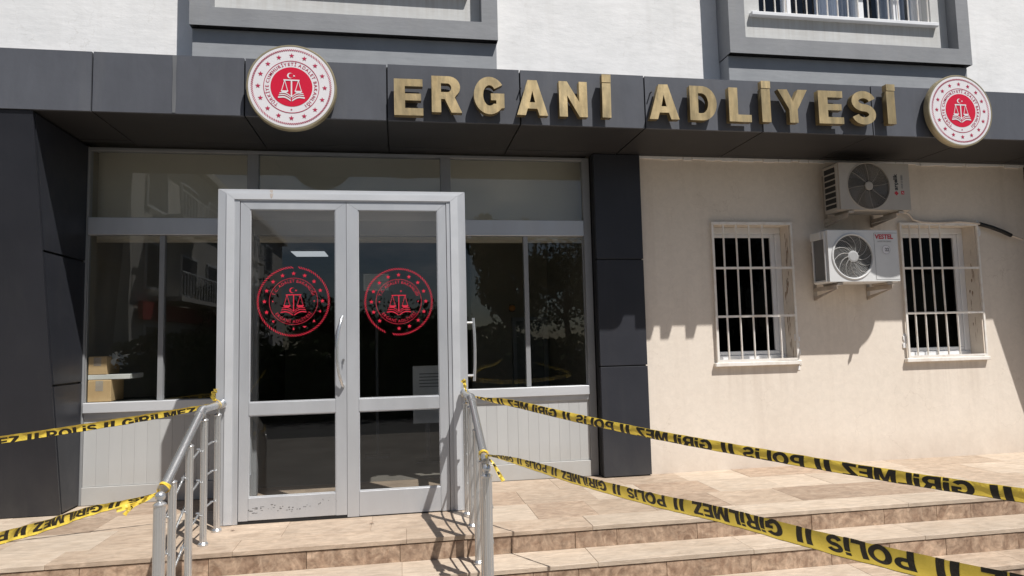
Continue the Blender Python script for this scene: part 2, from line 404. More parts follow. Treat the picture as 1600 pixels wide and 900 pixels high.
def wall_holes(xs, zs, holes, y0, y1):
    """wall slab between y0 (front) and y1 with rectangular openings (x0,x1,z0,z1); reveals included"""
    X = sorted(set(list(xs) + [v for h in holes for v in h[:2]])); Z = sorted(set(list(zs) + [v for h in holes for v in h[2:]]))
    inh = lambda i, j: any(h[0] <= X[i] < h[1] and h[2] <= Z[j] < h[3] for h in holes)
    mb = MB()
    for i in range(len(X) - 1):
        for j in range(len(Z) - 1):
            if inh(i, j): continue
            for y in (y0, y1):
                mb.add([(X[i], y, Z[j]), (X[i + 1], y, Z[j]), (X[i + 1], y, Z[j + 1]), (X[i], y, Z[j + 1])], [(0, 1, 2, 3) if y == y0 else (3, 2, 1, 0)])
    for h in holes:
        a, b, c, d = h
        mb.add([(a, y0, c), (a, y1, c), (a, y1, d), (a, y0, d)], [(0, 1, 2, 3)])
        mb.add([(b, y0, c), (b, y1, c), (b, y1, d), (b, y0, d)], [(3, 2, 1, 0)])
        mb.add([(a, y0, c), (b, y0, c), (b, y1, c), (a, y1, c)], [(0, 1, 2, 3)])
        mb.add([(a, y0, d), (b, y0, d), (b, y1, d), (a, y1, d)], [(3, 2, 1, 0)])
    a, b, c, d = X[0], X[-1], Z[0], Z[-1]
    mb.add([(a, y0, d), (b, y0, d), (b, y1, d), (a, y1, d)], [(0, 1, 2, 3)])
    mb.add([(a, y0, c), (a, y1, c), (a, y1, d), (a, y0, d)], [(0, 1, 2, 3)])
    mb.add([(b, y0, c), (b, y1, c), (b, y1, d), (b, y0, d)], [(3, 2, 1, 0)])
    return mb

# ------------------------------------------------------------------ key distances (metres)
YD, YG, YW, YF, YC = 5.27, 6.247, 6.174, 5.336, 6.120     # door face, glazed screen, wall, canopy face, column face
ZS, ZT = 3.10, 3.565                                      # canopy underside and top
ZGND = -0.444

# ================================================================== LARGE STRUCTURE
# ---- ground in front of the building
g = MB(); N = 24
for i in range(N):
    for j in range(N):
        x0, x1 = -90 + 180 * i / N, -90 + 180 * (i + 1) / N
        y0, y1 = -120 + 124.02 * j / N, -120 + 124.02 * (j + 1) / N
        g.add([(x0, y0, ZGND), (x1, y0, ZGND), (x1, y1, ZGND), (x0, y1, ZGND)], [(0, 1, 2, 3)])
tag(g.build('ground', 'asphalt', keep=True), 'dark asphalt ground around the building', None, None, 'structure')
fc = MB().add([(-30, -2.8, ZGND + .004), (30, -2.8, ZGND + .004), (30, 4.05, ZGND + .004), (-30, 4.05, ZGND + .004)], [(0, 1, 2, 3)])
tag(fc.build('forecourt', 'paving', keep=True), 'pale paved forecourt in front of the steps', None, None, 'structure')

# ---- landing and steps: core, front slabs (nosings), floor tiles, riser tiles
XA, XB = -7.0, 10.0
def stair(name, label, z, yfront, yback, riser):
    root = thing(name, label, None, (0, yfront, z), None, 'structure')
    MB().box(XA, XB, yfront + 0.021, yback, z - riser - .02, z - 0.0045).build('core', 'grout', root)
    x = XA + random.uniform(0, .6)
    while x < XB:                                            # front slabs with a small overhang
        L_ = random.uniform(1.05, 1.45)
        d = 0.27 if yback - yfront > .5 else yback - yfront - 0.002
        MB().box(x, x + L_ - .0018, yfront, yfront + d, z - .030 , z + random.uniform(-.0012, .0008), bev=.0016).build(
            'slab', random.choice(['travertine_pale', 'travertine_pale', 'travertine']), root)
        x += L_
    x = XA + random.uniform(0, .4)
    while x < XB:                                            # riser tiles under the slabs
        L_ = random.choice([.30, .60, .60, .45])
        y = yfront + .007 + random.uniform(-.0015, .0015)
        MB().box(x, x + L_ - .003, y, y + .013, z - riser, z - .0355, bev=.0012).build('riser_tile', 'emperador', root)
        x += L_
    return root
landing = stair('landing', 'beige and brown stone tiled entrance landing along the facade', 0.0, 4.608, 6.60, .147)
rows = [(4.880, 5.338), (5.340, 5.798), (5.800, 6.246)]
for k, (a, b) in enumerate(rows):
    x = XA + .31 * (k % 2)
    sk = .085 * (a - 4.88)                                   # the courses drift a little sideways
    while x < XB:
        L_ = random.choice([.60, .60, .60, .46])
        r = random.random()
        m = 'travertine_brown' if r < .28 else ('travertine' if r < .72 else 'travertine_pale')
        z = random.uniform(-.0014, .0008)
        MB().box(x - sk, x - sk + L_ - .0018, a, b, -.010, z, bev=.0011).build('tile', m, landing)
        x += L_
stair('upper_step', 'upper of the stone steps below the landing', -.147, 4.303, 4.640, .150)
stair('lower_step', 'lower stone step above the forecourt', -.297, 4.032, 4.336, .147)

# ---- main building
bld = thing('courthouse_building', 'white rendered public building with grey window surrounds and cream ground floor', 'building', (2.0, YW, 0))
W1 = (3.085, 3.925, 1.035, 2.415)
W2 = (5.195, 6.105, 1.020, 2.420)
W3 = (3.66, 5.66, 4.60, 6.05)
W4 = (-1.39, .61, 4.60, 6.05)
wall_holes((2.30, 14.0), (-.02, 3.18), [W1, W2], YW, YW + .32).build('lower_wall', 'cream_plaster', bld)
MB().box(-12, -3.0, YW, YW + .32, -.02, 3.18).build('lower_wall', 'cream_plaster', bld)
wall_holes((-12.0, 14.0), (3.182, 8.2), [W3, W4], YW, YW + .32).build('upper_wall', 'white_plaster', bld)
MB().box(-12.2, 14.2, YW - .35, 20.0, 8.2, 8.45).build('roof', 'white_plaster', bld)
MB().box(-12, -11.7, YW + .322, 19.7, -.02, 8.19).build('side_wall', 'white_plaster', bld)
MB().box(13.7, 14, YW + .322, 19.7, -.02, 8.19).build('side_wall', 'white_plaster', bld)
MB().box(-12, 14, 19.72, 20.0, -.02, 8.19).build('rear_wall', 'white_plaster', bld)
# ragged pale strip of old render where the wall meets the canopy
rag = MB(); x = 2.345
while x < 7.4:
    L_ = random.uniform(.03, .14)
    rag.box(x, x + L_, YW - .010 - random.uniform(0, .004), YW + .01, 3.078 - random.uniform(.0, .016), 3.096)
    x += L_ + random.uniform(-.004, .012)
tag(rag.build('render_edge', 'white_plaster', bld), kind='stuff')
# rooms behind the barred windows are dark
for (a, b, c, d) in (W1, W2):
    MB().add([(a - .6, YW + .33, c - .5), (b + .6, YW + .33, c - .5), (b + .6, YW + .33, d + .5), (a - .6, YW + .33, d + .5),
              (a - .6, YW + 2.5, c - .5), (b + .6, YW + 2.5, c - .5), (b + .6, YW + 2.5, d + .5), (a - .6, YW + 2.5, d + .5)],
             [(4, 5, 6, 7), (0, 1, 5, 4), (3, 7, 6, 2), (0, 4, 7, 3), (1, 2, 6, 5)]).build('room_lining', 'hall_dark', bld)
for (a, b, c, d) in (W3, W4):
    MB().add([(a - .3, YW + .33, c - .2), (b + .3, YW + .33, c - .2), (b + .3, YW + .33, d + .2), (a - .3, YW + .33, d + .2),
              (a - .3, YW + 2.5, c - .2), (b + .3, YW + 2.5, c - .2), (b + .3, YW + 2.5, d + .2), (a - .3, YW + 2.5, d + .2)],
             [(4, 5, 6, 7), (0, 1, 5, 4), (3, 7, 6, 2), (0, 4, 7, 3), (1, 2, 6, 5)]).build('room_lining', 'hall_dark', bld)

# grey surrounds around the upper windows
def surround(x0, x1, tail):
    yf, yb, yp = 5.925, 5.990, 6.055                        # frame face, block face, recessed panel face
    s = wall_holes((x0, x1), (4.095, 6.67), [(x0 + .172, x1 - .150, 4.262, 6.502)], yf, YW - .002)
    fr = s.build('window_surround', 'grey_plaster', bld)
    MB().box(x0 + .006, x1 - .006, yb, YW - .002, 3.50, 4.093, bev=.005).build('lower_block', 'pale_grey_plaster', fr)
    return fr, yp
fr_l, yp = surround(-1.775, .925, 0)
fr_r, yp = surround(3.250, 6.000, 0)
def infill(x0, x1, hole, fr):
    wall_holes((x0 + .173, x1 - .151), (4.263, 6.501), [hole], yp, YW - .003).build('infill_panel', 'panel_plaster', fr)
infill(-1.775, .925, (W4[0], W4[1], W4[2], W4[3]), fr_l)
infill(3.250, 6.000, (W3[0], W3[1], W3[2], W3[3]), fr_r)

def upper_window(h):
    a, b, c, d = h; y = YW + .03
    f = MB(); f.box(a, b, y, y + .07, c, c + .075); f.box(a, b, y, y + .07, d - .075, d)
    n = 4
    cuts = [a, a + .42, a + 1.28, a + 1.72, b]
    for i, x in enumerate(cuts):
        wd = .075
        x0 = x if i == 0 else (x - wd if i == n else x - wd / 2)
        f.box(x0, x0 + wd, y, y + .07, c + .076, d - .076)
    wn = f.build('window', 'pvc', bld)
    for i in range(n):
        MB().box(cuts[i] + .03, cuts[i + 1] - .03, y + .03, y + .036, c + .06, d - .06).build('pane', 'dark_glass', wn)
    MB().box(a - .11, b + .05, 6.00, y - .002, c - .058, c - .018, bev=.005).build('sill', 'pvc', wn)
    for i in range(17):
        x = a + .05 + (b - a - .1) * i / 16
        MB().tube([(x, 6.035, c - .02), (x, 6.035, d)], .007, 6).build('bar', 'white_iron', wn)
    MB().box(a, b, 6.028, 6.042, c + .62, c + .64).build('rail', 'white_iron', wn)
    cu = MB(); m_ = 60
    for (u0, u1) in ((a + .85, a + 1.35), (a + 1.62, b - .05)):
        P = [(u0 + (u1 - u0) * k / m_, y + .16 + .025 * math.sin(k * 1.1) * (1 + .4 * math.sin(k * .37))) for k in range(m_ + 1)]
        for k in range(m_):
            cu.add([(P[k][0], P[k][1], c), (P[k + 1][0], P[k + 1][1], c), (P[k + 1][0], P[k + 1][1], d), (P[k][0], P[k][1], d)], [(0, 1, 2, 3)])
    cu.build('curtain', 'curtain', wn, keep=True)
    return wn
tag(upper_window(W3), 'upper window above the right end of the canopy')
tag(upper_window(W4), 'upper window above the left end of the canopy')

# barred ground floor windows
def barred_window(h, bars, hz, label, low_extra):
    a, b, c, d = h; y = YW + .158
    f = MB(); t = .065
    f.box(a, b, y, y + .07, c, c + t, bev=.006); f.box(a, b, y, y + .07, d - t, d, bev=.006)
    f.box(a, a + t, y, y + .07, c + t + .001, d - t - .001, bev=.006); f.box(b - t, b, y, y + .07, c + t + .001, d - t - .001, bev=.006)
    f.box(a + t + .001, b - t - .001, y + .012, y + .062, c + t + .001, c + t + .04, bev=.005)
    f.box(b - t - .045, b - t - .001, y + .012, y + .062, c + t + .041, d - t - .001, bev=.005)
    f.box(a + t + .001, b - t - .046, y + .012, y + .062, d - t - .04, d - t - .001, bev=.005)
    f.box(a + t + .001, a + t + .04, y + .012, y + .062, c + t + .041, d - t - .041, bev=.005)
    wn = tag(f.build('window', 'pvc', bld), label)
    MB().box(a + .08, b - .09, y + .035, y + .041, c + .08, d - .08).build('pane', 'screened_glass', wn)
    MB().box(a - .045, b + .035, YW - .045, YW + .156, c - .036, c + .002, bev=.004).build('sill', 'white_iron', wn)
    gy0, gy1 = YW - .034, YW - .020
    gf = MB(); q = .022
    gf.box(a - .018, b + .018, gy0, gy1, d - .006, d + q); gf.box(a - .018, b + .018, gy0, gy1, c + .008, c + q + .008)
    gf.box(a - .018, a - .018 + q, gy0, gy1, c + q + .009, d - .007); gf.box(b + .018 - q, b + .018, gy0, gy1, c + q + .009, d - .007)
    gf.build('grille_frame', 'white_iron', wn)
    for z in hz: MB().box(a - .017 + q, b + .017 - q, gy0 - .002, gy1 - .003, z - .011, z + .011).build('rail', 'white_iron', wn)
    for x in bars: MB().tube([(x, gy1 + .002, c + .03), (x + random.uniform(-.004, .004), gy1 + .002, (c + d) / 2), (x, gy1 + .002, d)], .0092, 7).build('bar', 'white_iron', wn, smooth=True)
    if low_extra: MB().tube([(low_extra, gy1 + .002, c + .03), (low_extra, gy1 + .002, hz[-1])], .0092, 7).build('bar', 'white_iron', wn, smooth=True)
    return wn
barred_window(W1, (3.197, 3.335, 3.473, 3.619), (1.972, 1.489), 'white barred window beside the dark column', 3.765)
barred_window(W2, (5.301, 5.419, 5.541, 5.664), (1.960, 1.488), 'white barred window under the pipe, right of the air conditioners', 5.80)
# rust run down the right reveal of the windows
random.seed(21)
for (b, z0, z1, n, dk) in ((W1[1], 1.05, 2.40, 34, 1), (W2[1], 1.10, 2.38, 14, 0)):
    st = MB()
    for k in range(n):
        z = z0 + (z1 - z0) * random.random() ** .8; y = YW + .075 + .025 * math.sin(z * 5) + random.uniform(-.025, .025); a = random.uniform(.002, .008) * (1.6 if z > 2.30 or 1.68 < z < 1.85 else 1); h = random.uniform(.02, .10)
        x = b - .0008 - .00003 * k
        st.add([(x, y - a, z), (x, y, z - h), (x, y + a * .8, z - h * .2), (x, y + a * .3, z + h * .5), (x, y - a * .6, z + h * .4)], [(0, 1, 2, 3, 4)])
    tag(st.build('rust_stain', 'old_rust', bld, keep=True), kind='stuff')
# crumbled render at the window corners
cr = MB()
for (x, z, n) in ((3.955, 1.21, 7), (5.165, 1.16, 6), (6.15, 2.40, 6), (3.955, 1.02, 4)):
    for k in range(n):
        u, v = x + random.uniform(-.015, .015), z + random.uniform(-.09, .09); s = random.uniform(.008, .022)
        cr.box(u - s, u + s, YW - random.uniform(.004, .012), YW + .004, v - s * 1.6, v + s * 1.6, bev=.002)
tag(cr.build('crumbled_render', 'white_plaster', bld), kind='stuff')

# ---- canopy
can = thing('entrance_canopy', 'long dark grey clad canopy fascia carrying the gold letters over the entrance', 'canopy', (2.0, YF, ZS))
CX0, CX1 = -4.475, 7.80
MB().box(CX0, CX1, YF + .03, YW - .002, ZS + .022, ZT - .012).build('core', 'black', can)
MB().box(-2.72, 1.85, YW - .0019, YG + .30, ZS + .022, ZS + .075).build('core', 'black', can)
J0, WJ = -2.279, 1.0959
i = -2
while J0 + i * WJ < CX1 - .02:
    x0, x1 = max(J0 + i * WJ, CX0), min(J0 + (i + 1) * WJ, CX1)
    t = random.uniform(-.003, .003); u = random.uniform(-.004, .002)
    vs = [(x0 + .006, YF + t, ZS), (x1 - .006, YF - t, ZS), (x1 - .006, YF - t * .5, ZT + u), (x0 + .006, YF + t * .5, ZT + u)]
    mb = MB(); mb.add(vs + [(v[0], YF + .028, v[2]) for v in vs], [(0, 1, 2, 3), (7, 6, 5, 4), (0, 4, 5, 1), (1, 5, 6, 2), (2, 6, 7, 3), (3, 7, 4, 0)])
    fp = mb.build('fascia_panel', 'cladding', can)
    mb = MB().box(x0 + .006, x1 - .006, YF + .029, 6.080, ZS + random.uniform(0, .003), ZS + .020)
    mb.build('soffit_panel', 'soffit', can)
    yb = YG - .002 if (x0 > -2.9 and x1 < 2.2) else YW - .012
    MB().box(x0 + .006, x1 - .006, 6.086, yb, ZS + .001, ZS + .020).build('soffit_panel', 'soffit', can)
    MB().box(x0 + .006, x1 - .006, YF + .029, YW - .003, ZT - .011, ZT - .004 + u).build('capping', 'cladding', can)
    i += 1

ss = MB(); ss.flat([(-.010, 0), (.012, 0), (.016, .12), (.013, .30), (.018, .452), (-.016, .452), (-.011, .28), (-.014, .10)], (-1.698, ZS + .006), YF - .0042)
ss.build('sealant_streak', 'streak', can, keep=True)
# ---- leaning clad fins at both ends of the canopy
def fin(name, label, xa, xb, y_top, y_bot, back_y, inner, joints):
    f = thing(name, label, 'column', ((xa + xb) / 2, y_bot, 0))
    yy = lambda z: y_bot + (y_top - y_bot) * z / ZS
    poly = [(yy(0), 0.004), (back_y, 0.004), (back_y, ZS - .004), (yy(ZS - .004), ZS - .004)]
    xi = xb if inner == 'right' else xa
    s = 1 if inner == 'right' else -1
    off = lambda p, d: [(y + d, z) for y, z in p]
    core = MB().prism([(poly[0][0] + .02, .004), (back_y, .004), (back_y, ZS - .005), (poly[3][0] + .02, ZS - .005)], 'x', xa + .016, xb - .016)
    core.build('core', 'black', f)
    # leaning front sheet with folded edge
    x = xa
    fr = MB().prism([(yy(0), .006), (yy(0) + .016, .006), (yy(ZS - .006) + .016, ZS - .006), (yy(ZS - .006), ZS - .006)], 'x', xa, xb)
    fr.build('front_panel', 'dark_cladding', f)
    zs = [.006] + joints + [ZS - .006]
    for z0, z1 in zip(zs, zs[1:]):                          # side return panels
        a, b = z0 + .009, z1 - .009
        pn = MB().prism([(yy(a) + .030, a), (back_y, a), (back_y, b), (yy(b) + .030, b)], 'x', xi - .012 * s, xi + .003 * s)
        pn.build('side_panel', 'dark_cladding', f)
    return f
fin('clad_fin', 'leaning dark grey clad fin at the left end of the entrance', -4.35, -2.684, 5.346, 5.945, YG - .003, 'right', [1.035, 2.07])
fin('clad_fin', 'leaning dark grey clad fin at the far right end of the canopy', 6.785, 7.78, 5.372, 6.062, YW - .003, 'left', [1.035, 2.07])

# ---- clad column between the screen and the cream wall
col = thing('clad_column', 'flat black clad column between the glazed screen and the cream wall', 'column', (2.1, YC, 0))
MB().box(1.876, 2.322, YC + .014, YW - .003, .003, ZS - .003).build('core', 'black', col)
MB().box(1.862, 2.2995, YW - .0028, YG + .02, .003, ZS - .003).build('core', 'black', col)
for z0, z1 in ((.004, 1.037), (1.037, 2.060), (2.060, ZS - .002)):
    mb = MB(); a, b = z0 + .006, z1 - .006; t = random.uniform(-.003, .003)
    mb.box(1.866, 2.333 + t, YC, YC + .012, a, b, bev=.002)
    mb.box(2.3235 + t, 2.333 + t, YC + .0125, YW - .002, a, b)
    mb.box(1.866, 1.8745, YC + .0125, YG - .005, a, b)
    mb.build('cladding_panel', 'dark_cladding', col)

# ================================================================== GLAZED SCREEN AND HALL
scr = thing('glazed_screen', 'aluminium glazed screen with white boarded base either side of the doors', 'glazed wall', (-.4, YG, 0))
SX0, SX1, ZTOP = -2.700, 1.855, 3.085
Y0, Y1 = YG, YG + .075
fm = MB()
fm.box(SX0, SX0 + .032, Y0, Y1, 0.002, ZTOP, bev=.003); fm.box(SX1 - .072, SX1, Y0, Y1, 0.002, ZTOP, bev=.003)
fm.box(SX0 + .033, SX1 - .073, Y0 + .001, Y1, ZTOP - .028, ZTOP, bev=.003)
for x in (-1.357, .389):                                     # posts beside the porch, full height
    fm.box(x, x + .098, Y0 + .001, Y1, 2.462, ZTOP - .029, bev=.003)
    fm.box(x, x + .098, Y0 + .001, Y1, .002, 2.305, bev=.003)
fm.build('frame', 'alu_dull', scr)
box('transom', 'alu', scr, SX0 + .033, SX1 - .073, Y0 - .004, Y1, 2.306, 2.461, bev=.004)
for a, b in ((SX0 + .033, -1.358), (.488, SX1 - .073)):
    box('sill_rail', 'alu_white', scr, a, b, Y0 - .018, Y1, .772, .858, bev=.004)
    box('kick_plate', 'board', scr, a, b, Y0 + .004, Y1, .001, .150, bev=.002)
    box('backing', 'board', scr, a, b, Y0 + .034, Y1, .151, .771)
    n = round((b - a) / .1005); wd = (b - a) / n
    for k in range(n):
        box('board', 'board', scr, a + k * wd + .0004, a + (k + 1) * wd - .0004, Y0 + .022 + random.uniform(-.0006, .0006), Y0 + .033, .152, .770, bev=.0012)
    box('trim', 'alu', scr, a, b, Y0 + .008, Y0 + .021, .722, .770, bev=.002)
for a, b in ((SX0 + .033, -1.358), (-1.258, .388), (.488, SX1 - .073)):
    box('pane', 'glass', scr, a, b, Y0 + .030, Y0 + .036, 2.462, ZTOP - .029)
for (a, b, m_) in ((SX0 + .033, -1.358, -2.068), (.488, SX1 - .073, 1.200)):
    sf = MB()
    for (p, q, yy) in ((a, m_ + .022, Y0 + .012), (m_ - .022, b, Y0 + .040)):
        sf.box(p, p + .008 if p == a else p + .044, yy, yy + .026, .860, 2.304, bev=.002)
        sf.box(q - .044 if q != b else q - .008, q, yy, yy + .026, .860, 2.304, bev=.002)
    sf.build('sliding_sash', 'alu_dull', scr)
    for (p, q, yy) in ((a, m_ + .02, Y0 + .020), (m_ - .02, b, Y0 + .050)):
        box('pane', 'glass', scr, p, q, yy, yy + .006, .860, 2.304)

# entrance hall behind the glass
HX0, HX1, HY0, HY1, HZ = -2.86, 2.02, 6.50, 17.5, 3.09
tag(MB().box(HX0 - .2, HX1 + .2, 6.603, HY1 + .2, -.12, .0).build('hall_floor', 'hall_floor'), 'pale stone floor of the entrance hall behind the doors', None, None, 'structure')
hw = MB()
hw.box(HX0 - .15, HX0, HY0 + .001, HY1, .001, 3.16); hw.box(HX1, HX1 + .15, HY0 + .001, HY1, .001, 3.16); hw.box(HX0 - .15, HX1 + .15, HY1 + .001, HY1 + .15, .001, 3.16)
hw.box(HX0, -2.70, YG + .078, HY0, .001, 3.10); hw.box(1.87, HX1, YG + .078, HY0, .001, 3.10)
hw.box(.95, HX1 - .001, 9.0, 9.12, .001, 3.10)
tag(hw.build('hall_wall', 'hall_wall'), 'cream walls of the entrance hall behind the glass', None, None, 'structure')
tag(MB().box(HX0 - .15, HX1 + .15, YG + .077, HY1 + .15, 3.165, 3.30).build('hall_ceiling', 'hall_wall'), 'pale ceiling of the entrance hall', None, None, 'structure')
tag(MB().box(HX0 + .001, HX1 - .001, 6.56, 6.76, 2.315, 3.163).build('added_lintel', 'lintel_paint'), 'pale lintel wall added inside the hall to brighten the transom', None, None, 'structure')  # added near the glass to catch daylight and show bright through the transom
lt = thing('ceiling_light', 'square white ceiling light panel glowing inside the hall', 'ceiling light', (-1.74, 13.6, 3.12))
box('housing', 'pvc', lt, -2.08, -1.42, 13.2, 13.95, 3.125, 3.164)
box('diffuser', 'lamp', lt, -2.06, -1.44, 13.22, 13.93, 3.115, 3.124)
# furniture just inside the glass
ct = thing('counter', 'dark counter inside the hall behind the left window', 'counter', (-2.3, 6.6, 0))
box('counter_top', 'hall_dark', ct, -2.699, -1.55, 6.326, 6.80, .820, .861)
box('cabinet', 'hall_dark', ct, -2.65, -1.60, 6.36, 6.78, .001, .819)
def carton(name, label, x0, x1, y0, y1, z0, z1):
    t = thing(name, label, 'box', ((x0 + x1) / 2, (y0 + y1) / 2, z0))
    box('carton', 'cardboard', t, x0, x1, y0, y1, z0, z1, bev=.004)
    box('flap', 'cardboard', t, x0 + .004, (x0 + x1) / 2 - .002, y0 + .004, y1 - .004, z1 + .0005, z1 + .005)
    box('flap', 'cardboard', t, (x0 + x1) / 2 + .002, x1 - .004, y0 + .004, y1 - .004, z1 + .0005, z1 + .005)
    MB().box((x0 + x1) / 2 - .03, (x0 + x1) / 2 + .03, y0 - .0012, y0 - .0004, (z0 + z1) / 2, z1 - .003).build('packing_tape', 'bracket', t)
carton('cardboard_box', 'lower cardboard box on the counter behind the left window', -2.655, -2.468, 6.288, 6.56, .862, 1.045)
carton('cardboard_box', 'upper cardboard box on the white shelf board behind the left window', -2.655, -2.508, 6.290, 6.56, 1.094, 1.245)
sh = thing('shelf_board', 'white shelf board between the two cardboard boxes behind the left window', 'shelf', (-2.5, 6.5, 1.05))
box('board', 'paper', sh, -2.656, -2.32, 6.291, 6.60, 1.0515, 1.093, bev=.003)
bg_ = MB(); random.seed(3)                                   # crumpled clear bag beside the upper box
for k in range(26):
    o = Vector((-2.47 + random.uniform(-.05, .06), 6.42 + random.uniform(-.04, .06), 1.19 + random.uniform(-.07, .08)))
    bg_.add([o + Vector((random.uniform(-.045, .045), random.uniform(-.03, .03), random.uniform(-.045, .045))) for _ in range(3)], [(0, 1, 2)])
tag(bg_.build('plastic_bag', 'ac_grey', keep=True), 'crumpled plastic bag beside the upper cardboard box', 'bag')
no = thing('notice', 'printed paper notice on a board inside the hall, behind the right door', 'notice', (-.28, 8.0, 1.93))
box('sheet', 'paper', no, -.424, -.133, 8.0, 8.012, 1.933, 2.131)
ln = MB()
for k in range(7): ln.box(-.405, -.155 - .05 * (k % 3), 7.998, 7.9995, 2.105 - k * .024, 2.110 - k * .024)
tag(ln.build('lettering', 'print_grey', no), kind='stuff')
box('post', 'dark_steel', no, -.29, -.26, 8.014, 8.04, .0, 2.0)
box('foot', 'dark_steel', no, -.42, -.13, 7.92, 8.13, .0005, .02)
sg = thing('floor_sign', 'white floor standing notice board inside the hall by the right door', 'notice board', (.29, 7.5, 0))
box('panel', 'paper', sg, .13, .445, 7.5, 7.52, .42, 1.048)
ln = MB()
for k in range(5): ln.box(.20, .42, 7.497, 7.499, .955 - k * .035, .965 - k * .035)
tag(ln.build('lettering', 'print_grey', sg), kind='stuff')
box('leg', 'dark_steel', sg, .26, .31, 7.522, 7.55, .02, .60); box('foot', 'dark_steel', sg, .16, .42, 7.40, 7.66, .001, .019)
fl = thing('wall_lamp', 'small orange warning lamp on the hall wall behind the right window', 'warning lamp', (1.55, 8.97, 1.72))
box('base', 'dark_steel', fl, 1.475, 1.545, 8.975, 8.999, 1.70, 1.80); MB().lathe([(.001, -.05), (.035, -.045), (.045, 0.0)], (1.51, 8.974, 1.75), 'y', 14).build('lens', 'orange', fl, True)
dw = thing('hall_doorway', 'pale framed inner doorway, built low, in the hall behind the right window', 'cabinet', (1.75, 9.0, 0))  # inner doorway, built low like a cabinet
for (a, b, c, d) in ((1.50, 1.55, .001, 1.62), (1.93, 1.98, .001, 1.62), (1.551, 1.929, 1.57, 1.62)):
    box('frame', 'alu_dull', dw, a, b, 8.90, 8.998, c, d)
box('door', 'fan_grey', dw, 1.551, 1.929, 8.93, 8.997, .001, 1.569)

# ================================================================== PORCH WITH DOUBLE DOORS
po = thing('entrance_porch', 'projecting aluminium porch with glazed double doors', 'porch', (-.42, YD, 0))
PX0, PX1, PZ = -1.352, .521, 2.502
e = .0009
MB().prism([(PX0, .004), (PX0 + .157, .004), (PX0 + .157, PZ - .090 - e), (PX0, PZ - e)], 'y', YD, YD + .085).build('jamb', 'alu', po)
MB().prism([(PX1 - .150, .004), (PX1, .004), (PX1, PZ - e), (PX1 - .150, PZ - .090 - e)], 'y', YD, YD + .085).build('jamb', 'alu', po)
MB().prism([(PX0 + .157 + e, PZ - .090), (PX1 - .150 - e, PZ - .090), (PX1 - e, PZ), (PX0 + e, PZ)], 'y', YD, YD + .085).build('head', 'alu_white', po)
# thin stepped beads that break up the jambs and the head
bd = MB()
bd.prism([(PX0 + .062, .006), (PX0 + .118, .006), (PX0 + .118, PZ - .078 - e), (PX0 + .062, PZ - .030 - e)], 'y', YD - .009, YD - .0005); bd.prism([(PX1 - .118, .006), (PX1 - .060, .006), (PX1 - .060, PZ - .030 - e), (PX1 - .118, PZ - .078 - e)], 'y', YD - .009, YD - .0005)
bd.prism([(PX0 + .118 + e, PZ - .078), (PX1 - .118 - e, PZ - .078), (PX1 - .060 - e, PZ - .030), (PX0 + .062 + e, PZ - .030)], 'y', YD - .009, YD - .0005)
bd.build('bead', 'alu_white', po)
box('roof_panel', 'alu_white', po, PX0, PX1, YD + .086, YG - .003, PZ - .060, PZ - .002)
for (s, x0, x1) in ((0, PX0 + .002, PX0 + .060), (1, PX1 - .060, PX1 - .002)):
    sd = MB(); ya, yb = YD + .086, YG - .005
    sd.box(x0, x1, ya, ya + .06, .004, PZ - .062); sd.box(x0, x1, yb - .06, yb, .004, PZ - .062)
    sd.box(x0, x1, ya + .061, yb - .061, PZ - .15, PZ - .062); sd.box(x0, x1, ya + .061, yb - .061, .004, .20); sd.box(x0, x1, ya + .061, yb - .061, .78, .89)
    if s == 0: sd.box(x0 + .015, x1 - .015, ya + .061, yb - .061, .201, .779)
    so = sd.build('side_frame', 'alu', po)
    if s == 0:
        box('panel', 'alu_white', so, x0 + .02, x1 - .02, ya + .061, yb - .061, .891, PZ - .151)
    else:
        box('pane', 'door_glass', so, x0 + .025, x0 + .031, ya + .05, yb - .05, .18, .80); box('pane', 'door_glass', so, x0 + .025, x0 + .031, ya + .05, yb - .05, .87, PZ - .14)
        MB().tube([(PX1 + .062, YD + .11, .985), (PX1 + .070, YD + .11, 1.12), (PX1 + .072, YD + .11, 1.24), (PX1 + .070, YD + .11, 1.36), (PX1 + .062, YD + .11, 1.492)], .0125, 10).build('handle', 'steel', so, True)
        for z in (1.030, 1.455): MB().tube([(PX1 - .003, YD + .11, z), (PX1 + .064, YD + .11, z)], .010, 8).build('handle_stud', 'steel', so, True)
box('threshold', 'black', po, PX0 + .143, PX1 - .151, YD + .006, YD + .08, .0015, .020)

